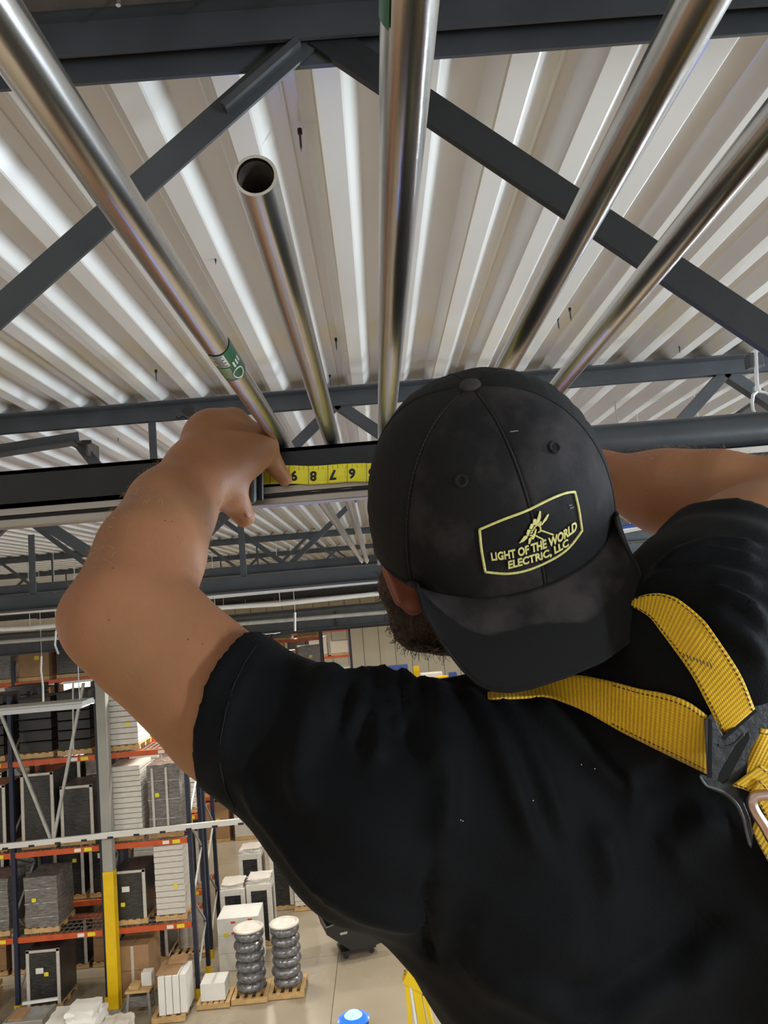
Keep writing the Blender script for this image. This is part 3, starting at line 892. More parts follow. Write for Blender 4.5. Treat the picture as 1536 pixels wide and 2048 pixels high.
# small trestle with a white box
p = PZ(283, 2022, 0)
r = empty('work_trestle', (p.x, p.y, 0), 'small wooden trestle with tools right of the yellow column foot', 'trestle')
MB().box((0, 0, 0.46), (0.5, 0.42, 0.05)).box((-0.08, -0.05, 0.53), (0.2, 0.25, 0.08)).build('top', M['wood'], r, bevel=0.01)
for sx in (-1, 1):
    for sy in (-1, 1):
        MB().bar((sx * 0.2, sy * 0.16, 0.44), (sx * 0.24, sy * 0.2, 0.0), 0.04, 0.04).build('leg', M['galv'], r)
MB().box((0.02, 0.02, 0.25), (0.42, 0.36, 0.2)).build('bin', M['grey_wrap'], r, bevel=0.01)
b = MB().box((0, 0, 0.13), (0.21, 0.2, 0.26)).build('white_carton', M['white_box'], None, bevel=0.006)
b.location = (p.x + 0.14, p.y + 0.06, 0.487); tag(b, 'little white carton on top of the wooden trestle', 'carton')
# white wrapped stack at the column foot
p = PZ(150, 2095, 0)
r = empty('wrapped_stack', (p.x, p.y, 0), 'low white wrapped stack in front of the yellow column foot', 'wrapped load')
pallet(r, 1.0, 0.9)
rbox(1.0, 0.9, 0.42, 21, M['white_box'], r, 'wrapped_goods', 0.125, 0.02)
o = rbox(0.5, 0.5, 0.22, 22, M['white_box'], r, 'wrapped_goods', 0.52, 0.04); o.location.x = 0.2
MB().box((0.05, -0.1, 0.56), (0.10, 0.05, 0.004)).build('red_label', M['red'], r)
p = PZ(235, 2085, 0)
r = empty('wrapped_bundle', (p.x, p.y, 0), 'rumpled white wrapped bundle at the bottom edge by the column', 'bundle')
rbox(0.5, 0.45, 0.40, 23, M['white_wrap'], r, 'bundle_wrap', 0.0, 0.06)
MB().box((0.0, -0.02, 0.41), (0.06, 0.5, 0.02)).build('strap', M['board'], r)
# pallet with a tray and papers
p = PZ(60, 2062, 0)
r = empty('tray_pallet', (p.x, p.y, 0), 'grey tray with brown papers on a pallet left of the column', 'tray')
pallet(r, 0.85, 0.75)
MB().box((0, 0, 0.30), (0.78, 0.6, 0.03)).box((0, -0.3, 0.24), (0.78, 0.03, 0.2)).box((0.38, 0, 0.24), (0.03, 0.6, 0.2)).box((-0.38, 0, 0.24), (0.03, 0.6, 0.2)).build('tray_body', M['galv'], r, bevel=0.008)
MB().box((-0.2, 0, 0.33), (0.28, 0.4, 0.03)).build('brown_board', M['carton'], r)
MB().bar((-0.3, 0.36, 0.36), (0.45, 0.30, 0.42), 0.05, 0.05).build('pole', M['white_box'], r)
# crumpled film coils bottom left
def film_coil(px, py, R, r_, label, seed):
    p = PZ(px, py, 0)
    rng = random.Random(seed)
    mb = MB(); pts = []
    for t in np.linspace(0, 2 * math.pi, 40):
        pts.append((R * math.cos(t), R * math.sin(t), r_ + rng.uniform(-.02, .02)))
    mb.tube(pts, r_, 10, cap=False, radii=[r_ * rng.uniform(0.85, 1.15) for _ in pts[:-1]] + [r_])
    o = mb.build('film_coil', M['film'], None, smooth='all'); o.location = (p.x, p.y, 0)
    return tag(o, label, 'film coil', 'film-wrapped rings on the floor')
film_coil(-40, 2078, 0.30, 0.12, 'shiny film-wrapped ring at the left edge, upper one', 3)
film_coil(10, 2118, 0.28, 0.07, 'shiny film-wrapped ring at the bottom left corner', 4)
p = PZ(8, 1975, 0)
r = empty('crate_pallet', (p.x - 0.05, p.y - 0.95, 0), 'open wooden crate with brown goods at the left edge', 'crate')
for z in (0.12, 0.28, 0.44):
    MB().box((0, -0.3, z), (0.7, 0.03, 0.11)).build('board', M['wood'], r)
    MB().box((0.34, 0, z), (0.03, 0.6, 0.11)).build('board', M['wood'], r)
MB().box((0, 0, 0.26), (0.6, 0.52, 0.44)).build('goods', M['carton'], r, bevel=0.02)
p = PZ(95, 2032, 0)
b = MB().bar((-0.25, -0.3, 0.03), (0.25, 0.5, 0.06), 0.09, 0.04).build('loose_plank', M['wood'], None); b.location = (p.x + 0.55, p.y - 0.1, 0.0)
tag(b, 'loose yellow plank leaning on the floor near the left edge', 'plank')
# ---- black tipping hopper on the aisle
p = PZ(705, 1905, 0)
r = empty('tipping_hopper', (p.x, p.y, 0), 'black tipping hopper with a rim standing in the aisle', 'hopper', rz=0.28)
prof = [(-0.62, 0.78), (0.62, 0.98), (0.62, 0.25), (0.30, 0.20), (-0.10, 0.22), (-0.62, 0.66)]
mb = MB().prism([(x, -0.38, z) for x, z in prof], (0, 0.03, 0)).prism([(x, 0.35, z) for x, z in prof], (0, 0.03, 0))
for (xa_, za), (xb_, zb_) in zip(prof[1:], prof[2:] + prof[:1]):
    if (xa_, za) == prof[0]: continue
    mb.bar((xa_, 0, za), (xb_, 0, zb_), 0.74, 0.025)
mb.build('tub', M['black_plastic'], r)
mb = MB()
for y in (-0.39, 0.39): mb.bar((-0.66, y, 0.79), (0.66, y, 1.0), 0.05, 0.04)
mb.bar((-0.64, -0.39, 0.79), (-0.64, 0.39, 0.79), 0.05, 0.05); mb.bar((0.64, -0.39, 1.0), (0.64, 0.39, 1.0), 0.05, 0.05)
mb.build('rim', M['black_plastic'], r, bevel=0.008)
MB().box((0.1, 0, 0.14), (0.8, 0.5, 0.05)).build('base_frame', M['black_plastic'], r)
for sx in (-0.2, 0.4):
    for sy in (-0.22, 0.22):
        MB().tube([(sx, sy - 0.025, 0.06), (sx, sy + 0.025, 0.06)], 0.06, 14).build('wheel', M['black_plastic'], r, smooth=True)
MB().box((-0.25, -0.40, 0.62), (0.16, 0.006, 0.05), ).build('plate', M['galv'], r)
# red post behind the hopper
p = PZ(690, 1848, 0)
r = empty('red_cart', (p.x + 0.15, p.y, 0), 'small red cart partly hidden behind the black hopper', 'cart')
MB().box((0, 0, 0.42), (0.4, 0.4, 0.28)).build('cart_body', M['red'], r, bevel=0.02)
for sx in (-0.15, 0.15): MB().tube([(sx, -0.2, 0.1), (sx, 0.2, 0.1)], 0.1, 14).build('wheel', M['black_plastic'], r, smooth=True)

M['blue_rim'] = mat('blue_led_rim', (0.01, 0.05, 0.6), 0.3, emit=(0.01, 0.06, 1.0), estr=2.2)
# ---- yellow lift mast at the bottom edge and the blue warning lamp
p = PY(838, 2048, 3.4)
r = empty('lift_mast', (p.x, p.y, 0), 'yellow lift mast ladder rising beside the man at the bottom edge', 'lift mast')
o = r.location.copy()
def mrail(a, b, w, m, n):
    A, B = PY(*a, 3.4), PY(*b, 3.4)
    d = (A - B); B2 = A - d * ((A.z - 0.1) / d.z)
    MB().bar(A - o, B2 - o, w, 0.05, up=(0, 1, 0)).build(n, m, r)
mrail((812, 1945), (822, 2060), 0.018, M['yellow'], 'rail')
mrail((818, 1950), (835, 2060), 0.010, M['white_box'], 'rail_edge')
mrail((829, 1955), (848, 2060), 0.034, M['yellow'], 'rail')
mrail((848, 1985), (866, 2060), 0.016, M['yellow'], 'rail')
MB().bar(PY(810, 1948, 3.4) - o, PY(900, 1995, 3.4) - o, 0.06, 0.05).build('top_bar', M['yellow'], r)
for z in np.arange(0.4, 5.6, 0.45):
    MB().box(Vector((0.03, 0.02, z)), (0.14, 0.03, 0.03)).build('rung', M['yellow'], r)
MB().box((0.03, 0.0, 0.06), (0.6, 0.5, 0.12)).build('base', M['yellow'], r, bevel=0.02)

p = PY(707, 2036, 4.6)
r = empty('blue_warning_lamp', p, 'glowing blue warning lamp below at the bottom edge', 'lamp')
o = p
MB().lathe([(0.03, -0.10), (0.075, -0.09), (0.09, -0.01), (0.08, 0.0)], n=20).build('housing', M['black_plastic'], r, smooth=True)
MB().lathe([(0.001, 0.035), (0.035, 0.030), (0.052, 0.016)], n=20).build('lens', M['blue_glow'], r, smooth=True)
MB().lathe([(0.052, 0.016), (0.082, 0.004), (0.092, -0.004)], n=20).build('lens_rim', M['blue_rim'], r, smooth=True)
MB().tube([(0, 0, -0.1), (0, 0, -p.z + 0.05)], 0.02, 10).build('post', M['black_plastic'], r, smooth=True)
MB().lathe([(0.16, -p.z), (0.16, -p.z + 0.03), (0.03, -p.z + 0.06)], n=20).build('foot', M['black_plastic'], r, smooth=True)
bl = bpy.data.lights.new('blue_lamp_light', 'SPOT'); bl.energy = 30; bl.color = (0.05, 0.22, 1.0); bl.spot_size = math.radians(120); bl.shadow_soft_size = 0.04
bo = bpy.data.objects.new('blue_lamp_light', bl); bo.location = p + Vector((0, 0, 0.06)); bo.rotation_euler = (math.pi, 0, 0); COL.objects.link(bo)

# ---- things by the end wall
def farbox(px, py, Y, w, d, h, m, name, label, cat, extra=None):
    p = PY(px, py, Y)
    r = empty(name, (p.x, p.y, 0), label, cat)
    MB().box((0, 0, p.z - h / 2), (w, d, h)).build('body', M[m], r, bevel=0.02)
    MB().box((0, 0, (p.z - h) / 2), (w * 0.8, d * 0.8, p.z - h)).build('base', M['galv'], r)
    if extra: extra(r, p)
    return r
def frame_extra(r, p):
    MB().box((-0.75, -0.3, p.z - 0.9), (0.25, 0.3, 1.8)).build('red_post', M['red'], r)
    MB().box((0, -0.32, p.z - 0.1), (1.3, 0.3, 0.22)).build('blue_head', M['blue_paint'], r)
farbox(795, 1330, 50, 1.3, 0.6, 1.9, 'grey_wrap', 'strapping_machine', 'grey machine with a red post and blue head by the far wall', 'machine', frame_extra)
farbox(832, 1332, 51, 0.42, 0.5, 1.7, 'yellow', 'yellow_cabinet', 'tall yellow cabinet by the far wall', 'cabinet')
farbox(862, 1345, 49, 1.4, 0.8, 0.8, 'white_box', 'white_bench', 'low white bench before the far wall', 'bench')
farbox(884, 1352, 48, 0.7, 0.7, 0.7, 'yellow', 'yellow_bin', 'small yellow bin before the far wall', 'bin')
farbox(905, 1345, 50, 0.5, 0.6, 1.6, 'blue_paint', 'blue_cabinet', 'blue cabinet before the far wall near the beard', 'cabinet')
farbox(925, 1372, 47, 1.0, 0.8, 0.7, 'carton', 'brown_carton', 'brown carton before the far wall under the brim', 'carton')
farbox(720, 1338, 50, 0.8, 0.7, 1.2, 'white_wrap', 'white_locker', 'white locker before the far wall above the shoulder', 'locker')

# ---- high-bay lamp housings (their light is set at the top)
_h1 = MB().box((0, 0, 0), (1.2, 0.34, 0.06)).box((0, 0.19, -0.02), (1.2, 0.03, 0.05)).box((0, -0.19, -0.02), (1.2, 0.03, 0.05)).mesh('housing'); _h1.materials.append(M['lamp_white'])
_h2 = MB().box((0, 0, -0.04), (1.12, 0.28, 0.016)).mesh('lens'); _h2.materials.append(M['lamp_glow'])
_h3 = MB().tube([(0, 0, 0.03), (0, 0, 1.75)], 0.006, 6).mesh('hanger_wire'); _h3.materials.append(M['galv'])
for k, (x, y, z) in enumerate(LAMPS):
    xi = (-10.5, -4.1, 2.6, 9.0).index(x)
    r = empty('high_bay_lamp', (x, y, z), ordn[sorted(set(q[1] for q in LAMPS)).index(y)] + ' white strip lamp of the ' + ('far left', 'near left', 'near right', 'far right')[xi] + ' high-bay row', 'lamp', 'high-bay lamps')
    put('housing', _h1, None, r); put('lens', _h2, None, r); put('hanger_wire', _h3, None, r, (-0.5, 0, 0)); put('hanger_wire', _h3, None, r, (0.5, 0, 0))

for k, (x, y, z) in enumerate(((4.2, -2.4, 7.25), (5.2, 1.0, 7.25), (6.2, 4.6, 7.25), (6.6, 9.5, 7.25))):
    r = empty('added_fill_lamp', (x + 0.05, y, z - 0.05), ('nearest', 'second', 'third', 'farthest')[k] + ' added fill lamp tilted at the roof on the right side', 'lamp', 'added fill lamps')
    MB().box((0.04, 0, -0.06), (0.34, 1.7, 0.05)).box((0.19, 0, 0.06), (0.03, 1.7, 0.2)).build('housing', M['lamp_white'], r)  # housing made up around the added fill light
    put('hanger_wire', _h3, None, r, (0.05, -0.6, -0.08)); put('hanger_wire', _h3, None, r, (0.05, 0.6, -0.08))
# ================================================================== the man
# ---- a small solid modeller: smooth unions of tapered limbs and ellipsoids, meshed by surface nets
def A(v): return np.array(v, dtype=np.float32)

def cone(a, b, ra, rb, k=0.02):
    return ('c', A(a), A(b), float(ra), float(rb), k)
def ell(c, axes, radii, k=0.02):
    """ellipsoid, axes = 3 unit vectors (rows)"""
    return ('e', A(c), np.array([list(x) for x in axes], dtype=np.float32), A(radii), k)

def sd(pr, p):
    if pr[0] == 'c':
        _, a, b, ra, rb, _k = pr
        ba = b - a; L2 = float(ba @ ba)
        t = np.clip(((p - a) @ ba) / L2, 0, 1)
        d = np.linalg.norm(p - a - t[:, None] * ba, axis=1)
        return d - (ra + (rb - ra) * t)
    _, c, R, r, _k = pr
    q = (p - c) @ R.T
    k0 = np.linalg.norm(q / r, axis=1); k1 = np.linalg.norm(q / (r * r), axis=1)
    return k0 * (k0 - 1.0) / np.maximum(k1, 1e-9)

def field(prims, p):
    d = None
    for pr in prims:
        e = sd(pr, p)
        if d is None: d = e; continue
        k = pr[-1]
        h = np.maximum(k - np.abs(d - e), 0.0) / k
        d = np.minimum(d, e) - h * h * k * 0.25
    return d

def mesh_field(fun, lo, hi, h):
    lo = np.array(lo, dtype=np.float64); hi = np.array(hi, dtype=np.float64)
    B = 16
    nb = np.ceil((hi - lo) / h / B).astype(int)
    n = nb * B + 1
    D = np.ones(n, dtype=np.float32)
    bi = np.stack(np.meshgrid(*[np.arange(k) for k in nb], indexing='ij'), -1).reshape(-1, 3)
    cen = lo + (bi + 0.5) * B * h
    dc = fun(cen.astype(np.float32))
    rad = B * h * 0.87 * 1.35 + 2 * h
    ax = np.arange(B + 1)
    loc = np.stack(np.meshgrid(ax, ax, ax, indexing='ij'), -1).reshape(-1, 3)
    for b, d in zip(bi, dc):
        s = b * B
        sl = tuple(slice(s[i], s[i] + B + 1) for i in range(3))
        if d > rad: continue
        if d < -rad: D[sl] = -1.0; continue
        pts = (lo + (s + loc) * h).astype(np.float32)
        D[sl] = fun(pts).reshape(B + 1, B + 1, B + 1)
    S = D < 0
    cs = np.zeros(n - 1, dtype=np.uint8)
    for dx in (0, 1):
        for dy in (0, 1):
            for dz in (0, 1):
                cs += S[dx:n[0] - 1 + dx, dy:n[1] - 1 + dy, dz:n[2] - 1 + dz]
    act = np.argwhere((cs > 0) & (cs < 8))
    idx = -np.ones(n - 1, dtype=np.int32)
    idx[act[:, 0], act[:, 1], act[:, 2]] = np.arange(len(act))
    acc = np.zeros((len(act), 3)); cnt = np.zeros(len(act))
    cor = [(dx, dy, dz) for dx in (0, 1) for dy in (0, 1) for dz in (0, 1)]
    for i, ca in enumerate(cor):
        for cb_ in cor[i + 1:]:
            if sum(abs(ca[k] - cb_[k]) for k in range(3)) != 1: continue
            da = D[act[:, 0] + ca[0], act[:, 1] + ca[1], act[:, 2] + ca[2]]
            db = D[act[:, 0] + cb_[0], act[:, 1] + cb_[1], act[:, 2] + cb_[2]]
            m = (da < 0) != (db < 0)
            t = np.where(m, da / np.where(m, da - db, 1), 0)
            q = np.array(ca) + t[:, None] * (np.array(cb_) - np.array(ca))
            acc[m] += q[m]; cnt[m] += 1
    V = lo + (act + acc / cnt[:, None]) * h
    F = []
    for axn in range(3):
        o1, o2 = [(1, 2), (2, 0), (0, 1)][axn]
        a0 = S[tuple(slice(0, n[k] - 1) if k == axn else slice(1, n[k] - 1) for k in range(3))]
        a1 = S[tuple(slice(1, n[k]) if k == axn else slice(1, n[k] - 1) for k in range(3))]
        e = np.argwhere(a0 != a1)
        if not len(e): continue
        flip = a0[e[:, 0], e[:, 1], e[:, 2]]
        base = e.copy()
        for k in range(3):
            if k != axn: base[:, k] += 1
        def cell(d1, d2):
            c = base.copy(); c[:, o1] += d1; c[:, o2] += d2
            return idx[c[:, 0], c[:, 1], c[:, 2]]
        q = np.stack([cell(-1, -1), cell(0, -1), cell(0, 0), cell(-1, 0)], 1)
        q[~flip] = q[~flip][:, ::-1]
        F.append(q)
    F = np.concatenate(F)
    F = F[(F >= 0).all(1)]
    return V, F

def np_mesh(name, V, F):
    me = bpy.data.meshes.new(name)
    me.vertices.add(len(V)); me.vertices.foreach_set('co', np.asarray(V, dtype=np.float32).ravel())
    me.loops.add(len(F) * 4); me.polygons.add(len(F))
    me.loops.foreach_set('vertex_index', np.asarray(F, dtype=np.int32).ravel())
    me.polygons.foreach_set('loop_start', np.arange(0, len(F) * 4, 4, dtype=np.int32))
    me.polygons.foreach_set('use_smooth', np.ones(len(F), dtype=bool))
    me.update(); me.validate()
    return me

def vnormals(V, F):
    N = np.zeros_like(V)
    a, b, c, d = V[F[:, 0]], V[F[:, 1]], V[F[:, 2]], V[F[:, 3]]
    fn = np.cross(c - a, d - b)
    for i in range(4): np.add.at(N, F[:, i], fn)
    return N / np.maximum(np.linalg.norm(N, axis=1), 1e-12)[:, None]

def relax(V, F, it=2, lam=0.5):
    E = np.concatenate([F[:, [0, 1]], F[:, [1, 2]], F[:, [2, 3]], F[:, [3, 0]]])
    for _ in range(it):
        acc = np.zeros_like(V); cnt = np.zeros(len(V))
        np.add.at(acc, E[:, 0], V[E[:, 1]]); np.add.at(cnt, E[:, 0], 1)
        np.add.at(acc, E[:, 1], V[E[:, 0]]); np.add.at(cnt, E[:, 1], 1)
        V = V + lam * (acc / np.maximum(cnt, 1)[:, None] - V)
    return V

# camera-space directions used to lay the pose out
def cdir(x, y, z): return (ROT @ Vector((x, y, z))).normalized()

# ---- head frame (cap worn back to front: its peak points at the viewer)
HU = cdir(-0.20, 0.80, 0.56)                 # crown direction
HF = cdir(0.28, -0.50, 0.82)                 # direction of the cap's peak (back of the head)
HF = (HF - HU * HF.dot(HU)).normalized()
HL = HU.cross(HF).normalized()               # to the man's right
HO = ROT @ Vector((0.0966, -0.0019, -0.686)) + CAMP    # centre of the sweat band
HA = (HL, HF, HU)

man_origin = P(1420, 1750, 0.72)
man = empty('person', man_origin, 'man seen from behind in a black T-shirt and backward cap, reaching up to measure', 'person')

# skeleton points
LSH = P(745, 1640, 0.62); LEL = P(252, 1236, 0.675); LWR = P(398, 948, 0.855)
RSH = P(1440, 1250, 0.64); REL = P(1585, 1035, 0.80); RWR = P(1195, 955, 0.93)
NECK = P(1120, 1340, 0.70)
SPN = cdir(0.80, -0.58, 0.06)                # down the spine
TOR = NECK + SPN * 0.30
LAT = cdir(-0.58, -0.80, 0.0); LAT = (LAT - SPN * LAT.dot(SPN)).normalized()
DEP = SPN.cross(LAT).normalized()

arm_l = [
    cone(P(760, 1640, 0.63), P(468, 1423, 0.660), 0.070, 0.0615, 0.02),
    cone(P(468, 1423, 0.660), P(302, 1274, 0.675), 0.0615, 0.0575, 0.008),
    cone(P(302, 1274, 0.675), P(257, 1236, 0.675), 0.0575, 0.0550, 0.008),
    cone(P(257, 1236, 0.675), P(302, 1108, 0.735), 0.0550, 0.0520, 0.008),
    cone(P(302, 1108, 0.735), P(343, 1020, 0.80), 0.0520, 0.0470, 0.008),
    cone(P(343, 1020, 0.80), P(396, 950, 0.855), 0.0470, 0.0370, 0.008),
    ell(P(176, 1250, 0.672), (cdir(0.5, -0.85, 0), cdir(0.85, 0.5, 0), cdir(0, 0, 1)), (0.026, 0.017, 0.024), 0.020),
]
hand_l = [
    cone(P(396, 950, 0.855), P(428, 880, 0.905), 0.0355, 0.0355, 0.012),
    cone(P(400, 945, 0.858), P(482, 905, 0.905), 0.0345, 0.0300, 0.02),
    cone(P(428, 880, 0.905), P(494, 893, 0.920), 0.0355, 0.0265, 0.012),
    cone(P(468, 925, 0.895), P(498, 905, 0.915), 0.0260, 0.0230, 0.02),
    # index finger: knuckle, bend, tip pressing the blade
    cone(P(498, 893, 0.915), P(531, 894, 0.932), 0.0215, 0.0155, 0.014),
    cone(P(531, 894, 0.932), P(547, 928, 0.948), 0.0150, 0.0122, 0.006),
    cone(P(547, 928, 0.948), P(569, 957, 0.958), 0.0120, 0.0102, 0.004),
    # middle, ring and little finger curl over the case, away from the viewer
    cone(P(492, 872, 0.920), P(516, 876, 0.945), 0.0190, 0.0125, 0.012),
    cone(P(516, 876, 0.945), P(522, 912, 0.958), 0.0115, 0.0095, 0.006),
    cone(P(522, 912, 0.958), P(510, 938, 0.958), 0.0095, 0.0080, 0.005),
    cone(P(465, 855, 0.920), P(492, 860, 0.950), 0.0190, 0.0120, 0.012),
    cone(P(492, 860, 0.950), P(503, 897, 0.958), 0.0110, 0.0092, 0.006),
    cone(P(503, 897, 0.958), P(493, 926, 0.958), 0.0092, 0.0080, 0.005),
    cone(P(432, 850, 0.920), P(462, 856, 0.950), 0.0165, 0.0105, 0.012),
    cone(P(462, 856, 0.950), P(478, 890, 0.958), 0.0098, 0.0082, 0.006),
    # tendons over the back of the hand
    cone(P(415, 925, 0.845), P(500, 880, 0.900), 0.0075, 0.0065, 0.012),
    cone(P(412, 918, 0.850), P(470, 850, 0.892), 0.0070, 0.0060, 0.012),
    # knuckle heads
    ell(P(505, 872, 0.915), HA, (0.010, 0.010, 0.010), 0.010),
    ell(P(470, 838, 0.915), HA, (0.012, 0.012, 0.012), 0.014),
    # thumb, pointing down under the case
    cone(P(430, 958, 0.872), P(455, 985, 0.885), 0.0260, 0.0205, 0.018),
    cone(P(455, 985, 0.885), P(474, 1010, 0.900), 0.0195, 0.0145, 0.012),
    cone(P(474, 1010, 0.900), P(489, 1034, 0.905), 0.0145, 0.0130, 0.008),
]
arm_r = [
    cone(RSH, P(1500, 1110, 0.74), 0.068, 0.060, 0.03),
    cone(P(1500, 1110, 0.74), P(1580, 1010, 0.82), 0.060, 0.052, 0.03),
    cone(P(1590, 1012, 0.82), P(1425, 1000, 0.850), 0.050, 0.0535, 0.02),
    cone(P(1425, 1000, 0.850), P(1330, 984, 0.875), 0.0535, 0.0465, 0.02),
    cone(P(1330, 984, 0.875), P(1195, 955, 0.93), 0.0465, 0.0300, 0.02),
    cone(P(1195, 955, 0.93), P(1130, 945, 0.95), 0.0300, 0.0290, 0.02),
]
hand_r = [
    cone(P(1130, 945, 0.95), P(1060, 940, 0.965), 0.030, 0.030, 0.02),
    cone(P(1110, 945, 0.955), P(1055, 925, 0.965), 0.028, 0.026, 0.02),
    cone(P(1050, 920, 0.965), P(1010, 920, 0.990), 0.013, 0.0105, 0.012),
    cone(P(1010, 920, 0.990), P(985, 935, 1.000), 0.0105, 0.0085, 0.006),
    cone(P(1050, 938, 0.965), P(1005, 940, 0.990), 0.013, 0.0105, 0.012),
    cone(P(1005, 940, 0.990), P(980, 950, 1.000), 0.0105, 0.0085, 0.006),
    cone(P(1050, 955, 0.965), P(1008, 962, 0.985), 0.013, 0.0105, 0.012),
    cone(P(1008, 962, 0.985), P(986, 970, 0.992), 0.0105, 0.0085, 0.006),
    cone(P(1056, 970, 0.96), P(1020, 982, 0.975), 0.012, 0.0095, 0.012),
    cone(P(1020, 982, 0.975), P(1000, 988, 0.985), 0.0095, 0.0078, 0.006),
    cone(P(1100, 925, 0.95), P(1070, 895, 0.965), 0.020, 0.013, 0.012),
    cone(P(1070, 895, 0.965), P(1040, 890, 0.98), 0.013, 0.0105, 0.008),
]
head = [
    ell(HO + HU * 0.015 - HF * 0.006, HA, (0.078, 0.098, 0.098), 0.02),
    cone(HO - HU * 0.045 - HF * 0.055, HO - HU * 0.095 - HF * 0.078, 0.055, 0.040, 0.03),      # face
    cone(HO - HU * 0.085 - HL * 0.035 - HF * 0.03, HO - HU * 0.112 - HF * 0.085, 0.032, 0.026, 0.03),
    cone(HO - HU * 0.085 + HL * 0.035 - HF * 0.03, HO - HU * 0.112 - HF * 0.085, 0.032, 0.026, 0.03),
    cone(HO - HU * 0.055 - HF * 0.105, HO - HU * 0.075 - HF * 0.124, 0.010, 0.013, 0.010),     # nose
    cone(HO - HU * 0.040 - HF * 0.096, HO - HU * 0.060 - HF * 0.118, 0.010, 0.010, 0.010),
    cone(HO - HU * 0.026 - HF * 0.095 - HL * 0.03, HO - HU * 0.026 - HF * 0.095 + HL * 0.03, 0.012, 0.012, 0.014),  # brow
    cone(HO - HU * 0.098 - HF * 0.108 - HL * 0.018, HO - HU * 0.098 - HF * 0.108 + HL * 0.018, 0.007, 0.007, 0.006), # lips
    cone(HO - HU * 0.05 - HF * 0.01, NECK + SPN * 0.02, 0.056, 0.060, 0.03),                   # neck
]
torso = [
    ell(TOR + SPN * 0.05, (SPN, LAT, DEP), (0.32, 0.175, 0.115), 0.06),
    cone(NECK + SPN * 0.05, LSH, 0.045, 0.065, 0.03),
    cone(NECK + SPN * 0.05, RSH, 0.045, 0.065, 0.03),
]
# ---- T-shirt: a looser solid over torso and upper arms, cut at the hems
HEM_L = P(474, 1436, 0.658); ARM_L = cdir(0.93, -0.20, 0.36)
HEM_R = P(1466, 1128, 0.72); ARM_R = (P(1400, 1290, 0.62) - P(1590, 1000, 0.83)).normalized()
sh_torso = [
    ell(TOR + SPN * 0.06, (SPN, LAT, DEP), (0.345, 0.205, 0.135), 0.06),
    cone(NECK + SPN * 0.06, LSH, 0.066, 0.080, 0.05),
    cone(NECK + SPN * 0.06, RSH, 0.066, 0.080, 0.05),
]
sh_l = [cone(P(775, 1625, 0.65), P(472, 1423, 0.658), 0.078, 0.0665, 0.03),
        cone(P(472, 1423, 0.658), P(390, 1348, 0.660), 0.0665, 0.0680, 0.006),
        cone(P(990, 1835, 0.675), P(700, 1555, 0.655), 0.080, 0.074, 0.03),
        cone(P(1010, 1515, 0.68), P(640, 1480, 0.655), 0.058, 0.056, 0.03),
        cone(P(1045, 1640, 0.68), P(1245, 2250, 0.74), 0.110, 0.150, 0.05)]
sh_r = [cone(P(1400, 1310, 0.62), P(1470, 1150, 0.72), 0.086, 0.078, 0.04),
        cone(P(1470, 1150, 0.72), P(1505, 1080, 0.77), 0.078, 0.076, 0.01)]
body = torso + arm_l + arm_r + head + hand_l + hand_r
M['skin'] = mat('skin', (0.285, 0.138, 0.060), 0.52, 0.0, col2=(0.395, 0.165, 0.084), scale=11, sss=0.12, bump=0.10, bscale=260, spec=0.3)
def fb(p):
    d = field(body, p)
    # under the cloth the body keeps a few millimetres inside it
    m = ((p - A(HEM_L)) @ A(ARM_L) > 0.004) & ((p - A(HEM_R)) @ A(ARM_R) > 0.004) 
    hn = A(NECK) - A(HO); t = np.clip(((p - A(HO)) @ hn) / float(hn @ hn), 0, 1)
    m &= (((p - A(NECK)) @ A(SPN)) > 0) | (np.linalg.norm(p - A(HO) - t[:, None] * hn, axis=1) > 0.105)
    d2 = np.maximum(d, field(sh_torso + sh_l + sh_r, p) + 0.012)
    return np.where(m, d2, d)
ctr = np.array([list(q[1]) for q in body])
lo = ctr.min(0) - 0.16; hi = ctr.max(0) + 0.16
lo = np.minimum(lo, np.array(TOR) - 0.45); hi = np.maximum(hi, np.array(TOR) + 0.45)
V, F = mesh_field(fb, lo, hi, 0.0034)
V = relax(V, F, 1, 0.4)
bo_ = np_mesh('body', V - np.array(man_origin), F)
bo_.materials.append(M['skin'])
body_ob = put('body', bo_, None, man)

# ---- T-shirt
def fshirt(p):
    d = field(sh_torso + sh_l + sh_r, p)
    def cap_(c, ax): return -((p - A(c)) @ A(ax))
    # cut by the hem planes, only near each sleeve's end
    for c, ax in ((HEM_L, ARM_L), (HEM_R, ARM_R)):
        cut = cap_(c, ax)
        near = np.linalg.norm(p - A(c), axis=1) < 0.22
        hh = np.maximum(0.005 - np.abs(d - cut), 0.0) / 0.005
        d = np.where(near, np.maximum(d, cut) + hh * hh * 0.005 * 0.25, d)
    return d
V, F = mesh_field(fshirt, np.array(TOR) - 0.62, np.array(TOR) + 0.62, 0.0048)
V = relax(V, F, 1, 0.4)
shirt_bvh = BVHTree.FromPolygons([Vector(v) for v in V], [tuple(int(i) for i in f) for f in F])
def on_shirt(px, py, off=0.0, dflt=0.6):
    h = shirt_bvh.ray_cast(CAMP, ray(px, py).normalized())
    if h[0] is None:
        h = shirt_bvh.find_nearest(P(px, py, 0.66))
    return h[0] + h[1] * off
